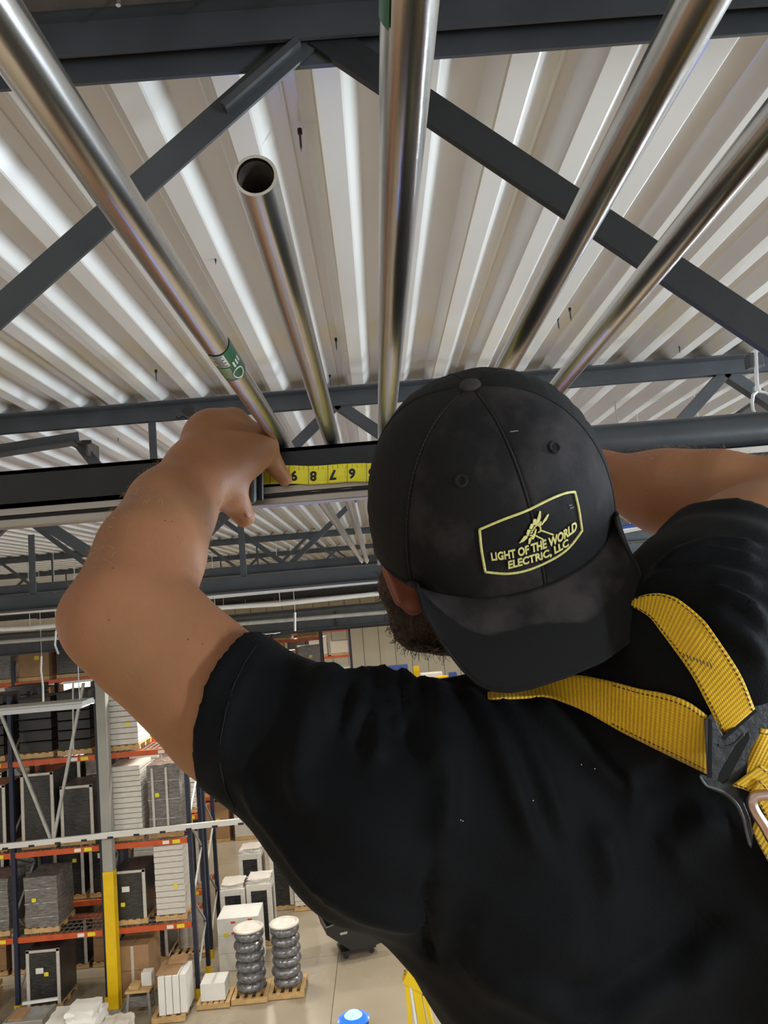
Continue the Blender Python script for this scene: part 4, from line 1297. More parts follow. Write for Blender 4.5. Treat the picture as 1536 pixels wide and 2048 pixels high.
# folds: soft ridges and creases running along lines on the cloth
folds = [  # (line of pixels, half width, height)
    ([(505, 1330), (462, 1400), (440, 1480), (446, 1540)], 0.006, 0.0030),
    ([(640, 1350), (618, 1420), (606, 1500), (600, 1560), (632, 1650)], 0.010, 0.0065),
    ([(640, 1350), (618, 1420), (606, 1500), (600, 1560), (632, 1650)], 0.018, 0.004),
    ([(700, 1355), (668, 1400), (655, 1470)], 0.007, 0.0060),
    ([(722, 1350), (715, 1400), (690, 1500)], 0.006, 0.0065),
    ([(757, 1350), (752, 1420), (758, 1490), (745, 1540)], 0.006, 0.0070),
    ([(785, 1362), (790, 1420), (800, 1480)], 0.006, 0.0065),
    ([(815, 1365), (850, 1440), (866, 1500), (862, 1570)], 0.009, 0.0080),
    ([(875, 1375), (900, 1440), (897, 1540), (885, 1640), (868, 1700)], 0.010, 0.0080),
    ([(735, 1345), (730, 1400), (722, 1450)], 0.005, 0.0050),
    ([(770, 1350), (772, 1400), (778, 1450)], 0.005, 0.0050),
    ([(800, 1358), (815, 1410), (826, 1460)], 0.005, 0.0055),
    ([(670, 1345), (650, 1395), (640, 1440)], 0.006, 0.0050),
    ([(845, 1362), (872, 1420), (884, 1480)], 0.006, 0.0055),
    ([(940, 1395), (985, 1460), (1020, 1560), (1050, 1650), (1100, 1730)], 0.009, 0.0075),
    ([(1000, 1405), (1050, 1480), (1090, 1560), (1130, 1700)], 0.009, 0.0070),
    ([(1075, 1410), (1140, 1470), (1200, 1540), (1280, 1610)], 0.010, 0.0070),
    ([(1190, 1640), (1212, 1720), (1222, 1790)], 0.010, 0.0065),
    ([(480, 1530), (520, 1620), (600, 1720), (690, 1800)], 0.011, 0.0060),
    ([(620, 1740), (760, 1830), (850, 1860)], 0.014, 0.0050),
    ([(862, 1690), (852, 1800), (852, 1890), (862, 1930)], 0.006, -0.0070),
    ([(885, 1880), (1000, 1960), (1130, 2010), (1240, 2005), (1380, 1930), (1480, 1850)], 0.020, 0.0095),
    ([(1060, 1975), (1200, 1990), (1330, 1920), (1450, 1820)], 0.014, -0.0085),
    ([(1310, 1720), (1390, 1660), (1440, 1610)], 0.016, 0.0080),
    ([(1260, 1580), (1330, 1560), (1370, 1520)], 0.012, -0.006),
    ([(1340, 1120), (1430, 1090), (1530, 1100)], 0.006, 0.0060),
    ([(1320, 1140), (1420, 1110), (1530, 1130)], 0.006, 0.0060),
    ([(1310, 1165), (1420, 1150), (1530, 1180)], 0.007, 0.0065),
    ([(1350, 1185), (1440, 1195), (1530, 1240)], 0.007, 0.0060),
    ([(1420, 1225), (1490, 1280), (1536, 1340)], 0.008, 0.0070),
    ([(1440, 1190), (1500, 1225), (1540, 1270)], 0.006, 0.0050),
    ([(900, 1840), (1060, 1880), (1200, 1860)], 0.03, 0.006),
]
N = vnormals(V, F)
disp = np.zeros(len(V))
for pix, wd, ht in folds:
    pts = np.array([list(on_shirt(x, y)) for x, y in pix])
    # resample
    q = []
    for a_, b_ in zip(pts[:-1], pts[1:]):
        for t in np.linspace(0, 1, 10, endpoint=False): q.append(a_ + (b_ - a_) * t)
    q.append(pts[-1]); q = np.array(q)
    lo_, hi_ = q.min(0) - 4 * wd, q.max(0) + 4 * wd
    m = np.where(((V > lo_) & (V < hi_)).all(1))[0]
    if not len(m): continue
    dd = np.full(len(m), 9.0); tt = np.zeros(len(m))
    for i, pt in enumerate(q):
        e = np.linalg.norm(V[m] - pt, axis=1)
        s = e < dd; dd[s] = e[s]; tt[s] = i / (len(q) - 1)
    env = np.clip(np.minimum(tt * 5 + (0.7 if pix[0][1] < 1420 else 0.0), (1 - tt) * 5), 0.15, 1)
    disp[m] += 1.45 * ht * env * np.exp(-(dd / wd) ** 2)
V = V + N * disp[:, None]
# a little overall drape
V = V + N * (0.0012 * np.sin(V[:, 0] * 90 + V[:, 2] * 60) * np.sin(V[:, 1] * 70 - V[:, 2] * 45))[:, None]
M['shirt'] = mat('black_cotton', (0.0022, 0.0025, 0.0032), 0.78, 0.0, var=0.15, scale=30, sheen=0.012, bump=0.12, bscale=500, spec=0.14)
me = np_mesh('t_shirt', V - np.array(man_origin), F); me.materials.append(M['shirt'])
put('t_shirt', me, None, man)
# stitched hem lines on the left sleeve
shirt_bvh = BVHTree.FromPolygons([Vector(v) for v in V], [tuple(int(i) for i in f) for f in F])
M['thread'] = mat('dark_thread', (0.0045, 0.005, 0.006), 0.9)
hem = [on_shirt(x, y, 0.0006) for x, y in ((512, 1292), (490, 1325), (468, 1370), (452, 1420), (441, 1475), (441, 1530), (452, 1580), (470, 1615))]
MB().tube([p - man_origin for p in hem], 0.0005, 6).build('sleeve_stitching', M['thread'], man)
# lint specks
for px, py in ((921, 1641), (925, 1643), (1066, 1602), (1163, 1530), (1190, 1538)):
    p = on_shirt(px, py, 0.0004)
    MB().lathe([(0.0002, 0), (0.0006, 0.0003), (0.0002, 0.0008)], p - man_origin, 6).build('lint', M['print_white'], man)

# ---- ear, beard, hair
M['ear'] = mat('ear_skin', (0.25, 0.080, 0.045), 0.45, sss=0.25)
EC = P(808, 1167, 0.672)
eu = cdir(-0.36, 0.90, 0.10); ef = cdir(-0.75, -0.30, 0.55); ef = (ef - eu * ef.dot(eu)).normalized(); el = eu.cross(ef)
ear = [ell(EC, (eu, ef, el), (0.0295, 0.0150, 0.006), 0.004),
       ell(EC - eu * 0.020 - ef * 0.003, (eu, ef, el), (0.010, 0.009, 0.0055), 0.006),
       cone(EC + eu * 0.02 + ef * 0.012, EC - eu * 0.012 + ef * 0.013, 0.004, 0.003, 0.004),
       cone(EC + eu * 0.024 + ef * 0.004, EC + eu * 0.018 - ef * 0.012, 0.004, 0.003, 0.004),
       cone(EC - ef * 0.008, EC - ef * 0.02 + el * 0.0, 0.010, 0.014, 0.006)]
Ve, Fe = mesh_field(lambda p: field(ear, p), np.array(EC) - 0.05, np.array(EC) + 0.05, 0.0016)
me = np_mesh('ear', Ve - np.array(man_origin), Fe); me.materials.append(M['ear'])
put('ear', me, None, man)
M['beard'] = mat('brown_hair', (0.050, 0.024, 0.010), 0.6, var=0.4, scale=120, bump=0.6, bscale=300, stretch=(1, 1, 0.3))
beard = [cone(P(786, 1095, 0.715), P(796, 1180, 0.725), 0.010, 0.014, 0.02),
         cone(P(796, 1180, 0.725), P(838, 1245, 0.735), 0.014, 0.022, 0.02),
         cone(P(838, 1245, 0.735), P(890, 1272, 0.745), 0.022, 0.015, 0.02),
         cone(P(850, 1235, 0.755), P(900, 1200, 0.83), 0.028, 0.032, 0.02),
         cone(P(900, 1258, 0.765), P(950, 1215, 0.85), 0.024, 0.03, 0.02),
         cone(P(880, 1120, 0.72), P(900, 1200, 0.72), 0.028, 0.028, 0.02)]
Vb, Fb = mesh_field(lambda p: field(beard, p), np.array(P(865, 1200, 0.77)) - 0.15, np.array(P(865, 1200, 0.77)) + 0.15, 0.003)
rng = np.random.default_rng(3)
Nb = vnormals(Vb, Fb)
Vb = Vb + Nb * rng.uniform(-0.0012, 0.0012, len(Vb))[:, None]
me = np_mesh('beard', Vb - np.array(man_origin), Fb); me.materials.append(M['beard'])
beard_ob = put('beard', me, None, man)
# loose curls standing off the beard
mb = MB()
pick = rng.choice(len(Vb), 1500, replace=False)
for i in pick:
    n0 = Vector(Nb[i]); p0 = Vector(Vb[i])
    t = n0.cross(Vector(rng.normal(size=3))).normalized()
    g = -HU * 0.5
    L = rng.uniform(0.004, 0.010); cu = rng.uniform(-0.6, 0.9)
    pts = [p0 - n0 * 0.001, p0 + n0 * L * 0.4 + t * L * 0.15 + g * L * 0.1, p0 + n0 * L * 0.7 + t * L * 0.5 * cu + g * L * 0.35, p0 + n0 * L * 0.75 + t * L * cu + g * L * 0.7]
    mb.tube([q - man_origin for q in pts], 0.00022, 3, cap=False)
tag(mb.build('beard_curls', M['beard'], man), kind='stuff')
# fine fair hair along the forearm edges
M['armhair'] = mat('fair_arm_hair', (0.35, 0.20, 0.09), 0.5)
mb = MB()
bV = V
bodyV = np.array([v.co[:] for v in bo_.vertices]) if False else None
co = np.empty(len(bo_.vertices) * 3, dtype=np.float32); bo_.vertices.foreach_get('co', co); co = co.reshape(-1, 3)
no = np.empty(len(bo_.vertices) * 3, dtype=np.float32); bo_.vertices.foreach_get('normal', no); no = no.reshape(-1, 3)
def near_seg(p, a, b, r):
    a = np.array(a - man_origin); b = np.array(b - man_origin); ba = b - a
    t = ((p - a) @ ba) / (ba @ ba)
    d = np.linalg.norm(p - a - np.clip(t, 0, 1)[:, None] * ba, axis=1)
    return (t > 0) & (t < 1) & (d < r)
sel = np.where(near_seg(co, LEL, P(396, 950, 0.855), 0.075) | near_seg(co, P(1560, 1010, 0.82), P(1150, 950, 0.94), 0.075))[0]
for i in rng.choice(sel, 1300, replace=False):
    p0 = Vector(co[i]); n0 = Vector(no[i])
    t = n0.cross(Vector(rng.normal(size=3))).normalized()
    L = rng.uniform(0.004, 0.009)
    mb.tube([p0, p0 + n0 * L * 0.4 + t * L * 0.3, p0 + n0 * L * 0.55 + t * L * 0.8], 0.00011, 3, cap=False)
tag(mb.build('arm_hair', M['armhair'], man), kind='stuff')
# nail on the index finger and thumb
M['nail'] = mat('nail', (0.50, 0.27, 0.20), 0.3)
nc = P(571, 958, 0.9735)
def nail(c, ax, nrm, l, w):
    s = nrm.cross(ax).normalized()
    vs = []; n = 6; m_ = 4
    for i in range(n + 1):
        for j in range(-m_, m_ + 1):
            u = i / n; v = j / m_
            ww = w * (1 - 0.35 * abs(2 * u - 1) ** 3)
            vs.append(c + ax * (u - 0.5) * l + s * v * ww / 2 - nrm * (abs(v) ** 2) * w * 0.22 - man_origin)
    k = 2 * m_ + 1
    fs = [(i * k + j, i * k + j + 1, (i + 1) * k + j + 1, (i + 1) * k + j) for i in range(n) for j in range(k - 1)]
    mb = MB(); mb.add(vs, fs); o = mb.build('nail', M['nail'], man, smooth='all')
    sm = o.modifiers.new('thick', 'SOLIDIFY'); sm.thickness = 0.0006
nail(P(573, 955, 0.9505), (P(569, 957, 0.958) - P(547, 928, 0.948)).normalized(), cdir(0.45, 0.35, 0.8), 0.010, 0.0085)
nail(P(497, 1024, 0.893), (P(489, 1034, 0.905) - P(474, 1010, 0.9)).normalized(), cdir(0.7, 0.35, 0.5), 0.011, 0.010)

# moles and freckles on the arms
M['mole'] = mat('mole', (0.085, 0.035, 0.020), 0.6)
body_bvh = BVHTree.FromPolygons([Vector(c) + man_origin for c in co], [tuple(p.vertices) for p in bo_.polygons])
for px, py, r_ in ((226, 1136, 0.0011), (330, 1041, 0.0008), (345, 1043, 0.0008), (376, 1279, 0.0010), (405, 1288, 0.0008), (356, 1074, 0.0006), (218, 1240, 0.0009), (375, 1150, 0.0006)):
    h = body_bvh.ray_cast(CAMP, ray(px, py).normalized())
    if h[0] is None: continue
    n0 = h[1]; s0 = n0.cross(Vector((0, 0, 1))).normalized(); u0 = s0.cross(n0)
    vs = [h[0] + n0 * 0.00035 - man_origin] + [h[0] + (s0 * math.cos(t) + u0 * math.sin(t)) * r_ - n0 * 0.0001 - man_origin for t in np.linspace(0, 2 * math.pi, 10, endpoint=False)]
    MB().add(vs, [(0, k + 1, (k + 1) % 10 + 1) for k in range(10)]).build('mole', M['mole'], man, smooth='all')
# ================================================================== the cap (worn back to front)
CA, CB, CC = 0.109, 0.111, 0.134
def dome(th, ph, off=0.0):
    """point on the crown: th = 0 at the peak side, ph = 0 at the sweat band, pi/2 at the button"""
    r = max(math.cos(ph), 0.0) ** 0.78
    h = math.sin(ph)
    x, y, z = CA * r * math.sin(th), CB * r * math.cos(th), CC * h
    # the rear half, over the forehead, sits a little lower and rounder
    p = HO + HL * x + HF * y + HU * (z - 0.004)
    if off:
        n = (HL * (x / CA ** 2) + HF * (y / CB ** 2) + HU * (z / CC ** 2)).normalized()
        p = p + n * off
    return p
capr = empty('baseball_cap', HO, 'faded black baseball cap worn backward with a yellow embroidered badge', 'cap')
def cap_mat():
    m = mat('faded_black_twill', (0.008, 0.0076, 0.008), 0.8, 0.0, bump=0.10, bscale=700, spec=0.25, var=0.1, scale=10)
    nt = m.node_tree; b = nt.nodes['Principled BSDF']
    tc = nt.nodes.new('ShaderNodeTexCoord')
    nz = nt.nodes.new('ShaderNodeTexNoise'); nz.inputs['Scale'].default_value = 17; nz.inputs['Detail'].default_value = 7; nz.inputs['Roughness'].default_value = 0.62
    nt.links.new(tc.outputs['Object'], nz.inputs['Vector'])
    rp = nt.nodes.new('ShaderNodeValToRGB')
    rp.color_ramp.elements[0].position = 0.46; rp.color_ramp.elements[1].position = 0.78
    rp.color_ramp.elements[0].color = (0.0065, 0.0060, 0.0064, 1); rp.color_ramp.elements[1].color = (0.046, 0.037, 0.035, 1)
    nt.links.new(nz.outputs[0], rp.inputs[0])
    nt.links.new(rp.outputs[0], b.inputs['Base Color'])
    return m
M['cap'] = cap_mat()
M['cap_mesh'] = mat('black_cap_mesh', (0.0065, 0.0063, 0.0065), 0.7, bump=0.25, bscale=350, stretch=(1, 1, 3), spec=0.25)
M['cap_dust'] = mat('dusty_twill', (0.0095, 0.0088, 0.0090), 0.85, col2=(0.055, 0.047, 0.046), scale=26, detail=7, bump=0.1, bscale=600, spec=0.2)
six = math.pi / 3
all_v, all_f = [], []
for k in range(6):
    t0, t1 = k * six, (k + 1) * six
    n, m_ = 20, 28
    vs, fs = [], []
    for i in range(n + 1):
        for j in range(m_ + 1):
            u = i / n
            th = t0 + (t1 - t0) * u
            ph = (math.pi / 2) * (j / m_) * 0.995
            puff = 0.0011 * math.sin(math.pi * u) ** 0.4
            rip = 0.0
            if k in (1, 2, 3, 4):
                rip = (0.0012 if k in (1, 2) else 0.0008) * math.sin(ph * 46 + 4 * u) * math.sin(math.pi * u) * math.cos(ph) ** 0.3
            vs.append(dome(th, ph, puff + rip))
    for i in range(n):
        for j in range(m_):
            a = i * (m_ + 1) + j
            fs.append((a, a + 1, a + m_ + 2, a + m_ + 1))
    mb = MB(); mb.add([v - HO for v in vs], fs)
    o = mb.build('crown_panel', M['cap'] if k in (0, 5) else M['cap_mesh'], capr, smooth='all')
    sm = o.modifiers.new('thick', 'SOLIDIFY'); sm.thickness = 0.0016; sm.offset = -1
    b0 = len(all_v); all_v += vs; all_f += [tuple(q + b0 for q in f) for f in fs]
cap_bvh = BVHTree.FromPolygons(all_v, all_f)
def on_cap(px, py, off=0.0006):
    h = cap_bvh.ray_cast(CAMP, ray(px, py).normalized())
    if h[0] is None: return P(px, py, 0.62)
    n = h[1]
    if n.dot(CAMP - h[0]) < 0: n = -n
    return h[0] + n * off
# stitched seams between the panels
M['cap_seam'] = mat('cap_seam_thread', (0.004, 0.004, 0.004), 0.9)
for k in range(6):
    pts = [dome(k * six, (math.pi / 2) * t, 0.0002) - HO for t in np.linspace(0.0, 0.95, 24)]
    MB().tube(pts, 0.0011, 6).build('seam', M['cap_seam'], capr, smooth='all')
# contrast stitches beside the left seam
mb = MB()
for t in np.linspace(0.30, 0.85, 26):
    a = dome(5 * six + 0.035 / max(math.cos(t * 1.57), 0.2) * 0.25, t * 1.5708, 0.0013) - HO
    b = dome(5 * six + 0.035 / max(math.cos(t * 1.57 + .02), 0.2) * 0.25, t * 1.5708 + 0.016, 0.0013) - HO
    mb.tube([a, b], 0.00022, 4)
M['grey_thread'] = mat('grey_thread', (0.06, 0.055, 0.055), 0.8)
tag(mb.build('seam_stitching', M['grey_thread'], capr), kind='stuff')
# button
mb = MB()
bpos = dome(0, math.pi / 2, 0.0) - HO
def local(p): return HL * p[0] + HF * p[1] + HU * p[2]
vs, fs = [], []
for i, (r_, z_) in enumerate(((0.0088, -0.001), (0.0092, 0.0012), (0.0080, 0.0036), (0.0045, 0.0052), (0.0005, 0.0056))):
    for k in range(20):
        a = 2 * math.pi * k / 20
        vs.append(bpos + local((r_ * math.cos(a), r_ * math.sin(a), z_)))
fs = [(i * 20 + k, i * 20 + (k + 1) % 20, (i + 1) * 20 + (k + 1) % 20, (i + 1) * 20 + k) for i in range(4) for k in range(20)]
M['cap_button'] = mat('worn_brown_button', (0.030, 0.023, 0.023), 0.8, var=0.3, scale=80)
MB().add(vs, fs).build('button', M['cap_button'], capr, smooth='all')
# eyelets
M['eyelet'] = mat('eyelet_hole', (0.002, 0.002, 0.002), 0.9)
for px, py in ((923, 962), (1108, 896)):
    c = on_cap(px, py, 0.0)
    n = (c - HO).normalized()
    s = n.cross(HU).normalized(); u = s.cross(n)
    ringv = [c + (s * math.cos(t) + u * math.sin(t)) * 0.0042 + n * 0.0010 - HO for t in np.linspace(0, 2 * math.pi, 19)]
    e_ = MB().tube(ringv, 0.0014, 6).build('eyelet', M['cap_seam'], capr, smooth='all')
    vs = [c + (s * math.cos(t) + u * math.sin(t)) * 0.0032 + n * 0.0012 - HO for t in np.linspace(0, 2 * math.pi, 16, endpoint=False)]
    o = MB().add(vs, [tuple(range(16))]).build('eyelet_hole', M['eyelet'], capr)
    o.parent = e_
# peak
PK_OUT = [(833, 1168), (850, 1225), (885, 1285), (926, 1338), (955, 1366), (982, 1379), (1025, 1381), (1063, 1374), (1130, 1352), (1204, 1321), (1262, 1279), (1287, 1252), (1295, 1225), (1290, 1185), (1276, 1140), (1256, 1100), (1240, 1065), (1231, 1035)]
def _resample(pts, n):
    q = np.array(pts, float)
    s_ = np.concatenate([[0], np.cumsum(np.linalg.norm(np.diff(q, axis=0), axis=1))]); s_ /= s_[-1]
    t = np.linspace(0, 1, n)
    return np.stack([np.interp(t, s_, q[:, 0]), np.interp(t, s_, q[:, 1])], 1)
_droop = math.radians(33)
PK_DIR = HF * math.cos(_droop) - HU * math.sin(_droop)
PK_N = PK_DIR.cross(HL).normalized()
PK_O = dome(0, 0.02)
_out3 = []
for x_, y_ in _resample(PK_OUT, 97):
    r_ = ray(x_, y_)
    t_ = (PK_O - CAMP).dot(PK_N) / r_.dot(PK_N)
    p_ = CAMP + r_ * t_
    lat = (p_ - PK_O).dot(HL)
    p_ = CAMP + r_ * (t_ * (1 + 0.9 * lat * lat / 0.1 * 0.1 / 0.06 * 0.05))      # the peak arches: its sides lie a little deeper
    _out3.append(p_)
def peak(u, v):
    """u -1..1 across, v 0..1 outward"""
    s_ = (u + 1) / 2
    th = math.radians(-63 + 124 * s_)
    base = dome(th, 0.02)
    k_ = s_ * 96; i_ = min(int(k_), 95)
    o_ = _out3[i_] * (1 - (k_ - i_)) + _out3[i_ + 1] * (k_ - i_)
    p = base + (o_ - base) * v
    return p + PK_N * (0.004 * math.sin(math.pi * v) * (1 if PK_N.dot(HU) > 0 else -1))
n, m_ = 48, 18
vs = [peak(-1 + 2 * i / n, j / m_) - HO for i in range(n + 1) for j in range(m_ + 1)]
fs = [(i * (m_ + 1) + j, i * (m_ + 1) + j + 1, (i + 1) * (m_ + 1) + j + 1, (i + 1) * (m_ + 1) + j) for i in range(n) for j in range(m_)]
def peak_mat():
    m = mat('peak_twill', (0.011, 0.0105, 0.0105), 0.85, bump=0.10, bscale=700, spec=0.2, var=0.1, scale=10)
    nt = m.node_tree; b = nt.nodes['Principled BSDF']
    tc = nt.nodes.new('ShaderNodeTexCoord')
    at = nt.nodes.new('ShaderNodeAttribute'); at.attribute_name = 'dust'
    nz = nt.nodes.new('ShaderNodeTexNoise'); nz.inputs['Scale'].default_value = 30; nz.inputs['Detail'].default_value = 8
    nt.links.new(tc.outputs['Object'], nz.inputs['Vector'])
    ad = nt.nodes.new('ShaderNodeMath'); ad.operation = 'ADD'
    nt.links.new(nz.outputs[0], ad.inputs[0]); nt.links.new(at.outputs['Fac'], ad.inputs[1])
    rp = nt.nodes.new('ShaderNodeValToRGB')
    rp.color_ramp.elements[0].position = 0.74; rp.color_ramp.elements[1].position = 1.0
    rp.color_ramp.elements[0].color = (0.0085, 0.0082, 0.0082, 1); rp.color_ramp.elements[1].color = (0.042, 0.035, 0.035, 1)
    nt.links.new(ad.outputs[0], rp.inputs[0]); nt.links.new(rp.outputs[0], b.inputs['Base Color'])
    return m
M['peak'] = peak_mat()
o = MB().add(vs, fs).build('peak', M['peak'], capr, smooth='all')
at = o.data.attributes.new('dust', 'FLOAT', 'POINT')
# dried dust worn into the inner part of the peak (a stain with a shape of its own)
dv = []
for i in range(n + 1):
    for j in range(m_ + 1):
        u = -1 + 2 * i / n; v = j / m_
        edge = 0.42 + 0.30 * max(0.0, u) + 0.05 * math.sin(9 * u)
        dv.append(0.42 if v < edge else max(0.0, 0.42 - (v - edge) * 6))
at.data.foreach_set('value', dv)
sm = o.modifiers.new('thick', 'SOLIDIFY'); sm.thickness = 0.0035; sm.offset = 0
MB().tube([peak(-1 + 2 * i / 60, 1.0) - HO for i in range(61)], 0.0019, 8).build('peak_binding', M['cap'], capr, smooth='all')
MB().tube([dome(u * math.radians(80), 0.015, 0.0006) - HO for u in np.linspace(-1, 1, 40)], 0.0012, 6).build('band_seam', M['cap_seam'], capr, smooth='all')

# embroidered badge
M['embroidery'] = mat('pale_yellow_thread', (0.66, 0.62, 0.22), 0.6, var=0.12, scale=300, bump=0.3, bscale=900)
ck = lambda x, y: (930 + x / 5.689, 960 + y / 5.689)
def smoothline(pts, n=8):
    """Catmull-Rom through the points"""
    out = []
    P_ = [np.array(p, float) for p in pts]
    for i in range(len(P_) - 1):
        p0 = P_[max(i - 1, 0)]; p1 = P_[i]; p2 = P_[i + 1]; p3 = P_[min(i + 2, len(P_) - 1)]
        for t in np.linspace(0, 1, n, endpoint=False):
            out.append(0.5 * ((2 * p1) + (-p0 + p2) * t + (2 * p0 - 5 * p1 + 4 * p2 - p3) * t * t + (-p0 + 3 * p1 - 3 * p2 + p3) * t ** 3))
    out.append(P_[-1]); return out
badge = empty('badge', (0, 0, 0), parent=capr)
tag(badge, 'pale yellow embroidered badge with lettering')
sides = [[(165, 560), (420, 452), (700, 345), (960, 218), (1130, 150), (1240, 135)], [(1240, 135), (1285, 330), (1322, 575)],
         [(1322, 575), (1180, 760), (1000, 892), (720, 1016), (480, 1060), (232, 1040)], [(232, 1040), (190, 800), (165, 560)]]
for sd_ in sides:
    line = [on_cap(*ck(*q), 0.0008) - HO for q in smoothline(sd_)]
    MB().tube(line, 0.00105, 8).build('border', M['embroidery'], badge, smooth='all')

def text_mesh(s, bold=0.0, res=3):
    cu = bpy.data.curves.new('txt', 'FONT'); cu.body = s; cu.resolution_u = res; cu.offset = bold
    ob = bpy.data.objects.new('txt', cu); COL.objects.link(ob)
    bpy.context.view_layer.update()
    dg = bpy.context.evaluated_depsgraph_get()
    me = bpy.data.meshes.new_from_object(ob.evaluated_get(dg))
    v = np.array([p.co[:] for p in me.vertices]); f = [tuple(p.vertices) for p in me.polygons]
    bpy.data.objects.remove(ob); bpy.data.curves.remove(cu)
    return v, f
def text_on(s, base, up0, up1, parent, name, target, bold=0.012, off=0.0010, thick=0.0006):
    """lettering laid along a line of pixels on the cloth"""
    v, f = text_mesh(s, bold)
    x0, x1_ = v[:, 0].min(), v[:, 0].max(); h = 0.70
    line = np.array(smoothline(base, 16))
    seg = np.concatenate([[0], np.cumsum(np.linalg.norm(np.diff(line, axis=0), axis=1))]); seg /= seg[-1]
    out = []
    for q in v:
        u = (q[0] - x0) / (x1_ - x0)
        bx, by = np.interp(u, seg, line[:, 0]), np.interp(u, seg, line[:, 1])
        ux, uy = up0[0] + (up1[0] - up0[0]) * u, up0[1] + (up1[1] - up0[1]) * u
        out.append(target(bx + ux * q[1] / h, by + uy * q[1] / h, off))
    mb = MB(); mb.add(out, f)
    return mb
tgt = lambda x, y, off: on_cap(*ck(x, y), off) - HO
for s_, base, u0, u1 in (('LIGHT OF THE WORLD', [(303, 905), (450, 890), (590, 862), (800, 800), (985, 735), (1130, 655), (1258, 560)], (-12, -84), (-6, -100)),
                     ('ELECTRIC, LLC', [(490, 998), (620, 965), (760, 925), (900, 880), (1020, 825), (1168, 738)], (-4, -84), (-12, -76))):
    o = text_on(s_, base, u0, u1, badge, 'lettering', tgt, bold=0.034).build('lettering', M['embroidery'], badge)
    sm = o.modifiers.new('thick', 'SOLIDIFY'); sm.thickness = 0.0007; sm.offset = 1
# emblem: a fist gripping a bolt
em = MB()
def epoly(pts):
    em.add([tgt(x, y, 0.0012) for x, y in pts], [tuple(range(len(pts)))])
epoly([(800, 480), (822, 410), (838, 348), (853, 352), (853, 420), (842, 462), (826, 486)])
epoly([(862, 500), (884, 450), (918, 398), (938, 376), (940, 398), (918, 448), (880, 488), (868, 510)])
epoly([(770, 440), (800, 436), (806, 490), (790, 510), (760, 500)])
epoly([(835, 500), (868, 480), (852, 520), (838, 522)])
epoly([(720, 545), (738, 495), (764, 492), (770, 515), (748, 556)])
epoly([(690, 610), (702, 560), (722, 552), (738, 566), (722, 612), (705, 640)])
epoly([(608, 712), (664, 632), (690, 622), (706, 648), (660, 690)])
epoly([(712, 720), (716, 660), (742, 640), (744, 672), (730, 716)])
epoly([(742, 640), (775, 600), (796, 545), (806, 552), (790, 620), (770, 664), (750, 668)])
o = em.build('emblem', M['embroidery'], badge)
sm = o.modifiers.new('thick', 'SOLIDIFY'); sm.thickness = 0.0007; sm.offset = 1
for ln in ([(850, 566), (925, 594), (998, 620)], [(790, 628), (840, 650), (880, 672)], [(800, 505), (835, 515), (852, 545), (846, 580), (822, 590)],
           [(770, 560), (785, 530), (808, 515)], [(735, 600), (760, 592)], [(745, 572), (768, 570)], [(728, 628), (752, 622)], [(790, 480), (822, 500), (860, 470)]):
    MB().tube([tgt(x, y, 0.0012) for x, y in smoothline(ln, 5)], 0.0007, 6).build('emblem_line', M['embroidery'], badge, smooth='all')
# pale scuffs on the twill
M['scuff'] = mat('pale_scuff', (0.16, 0.15, 0.15), 0.9)
for ln in ([(1020, 864), (1036, 862)], [(1139, 1017), (1147, 1014)], [(1137, 1011), (1143, 1010)]):
    MB().tube([on_cap(x, y, 0.0004) - HO for x, y in ln], 0.0005, 5).build('scuff', M['scuff'], capr)

# ================================================================== safety harness
har = empty('safety_harness', P(1440, 1500, 0.55), 'yellow webbing safety harness with a black back plate over the shirt', 'harness')
ho = har.location.copy()
M['webbing'] = None
def web_mat():
    m = bpy.data.materials.new('yellow_webbing'); m.use_nodes = True
    nt = m.node_tree; b = nt.nodes['Principled BSDF']
    b.inputs['Roughness'].default_value = 0.6; b.inputs['Sheen Weight'].default_value = 0.1
    uv = nt.nodes.new('ShaderNodeUVMap')
    sx = nt.nodes.new('ShaderNodeSeparateXYZ'); nt.links.new(uv.outputs[0], sx.inputs[0])
    def wave(sock, freq):
        a = nt.nodes.new('ShaderNodeMath'); a.operation = 'MULTIPLY'; a.inputs[1].default_value = freq
        s = nt.nodes.new('ShaderNodeMath'); s.operation = 'SINE'
        nt.links.new(sock, a.inputs[0]); nt.links.new(a.outputs[0], s.inputs[0]); return s.outputs[0]
    w1 = wave(sx.outputs[0], 2 * math.pi / 0.0034)      # ribs across the strap, along its length
    w2 = wave(sx.outputs[1], 2 * math.pi / 0.0022)
    ml = nt.nodes.new('ShaderNodeMath'); ml.operation = 'MULTIPLY_ADD'; ml.inputs[1].default_value = 0.35
    nt.links.new(w2, ml.inputs[0]); nt.links.new(w1, ml.inputs[2])
    mr = nt.nodes.new('ShaderNodeMapRange'); mr.inputs[1].default_value = -1.35; mr.inputs[2].default_value = 1.35
    nt.links.new(ml.outputs[0], mr.inputs[0])
    rp = nt.nodes.new('ShaderNodeValToRGB')
    rp.color_ramp.elements[0].color = (0.52, 0.25, 0.002, 1); rp.color_ramp.elements[1].color = (0.90, 0.58, 0.006, 1)
    nt.links.new(mr.outputs[0], rp.inputs[0]); nt.links.new(rp.outputs[0], b.inputs['Base Color'])
    bp = nt.nodes.new('ShaderNodeBump'); bp.inputs['Strength'].default_value = 0.7; bp.inputs['Distance'].default_value = 0.0008
    nt.links.new(mr.outputs[0], bp.inputs['Height']); nt.links.new(bp.outputs[0], b.inputs['Normal'])
    return m
M['webbing'] = web_mat()
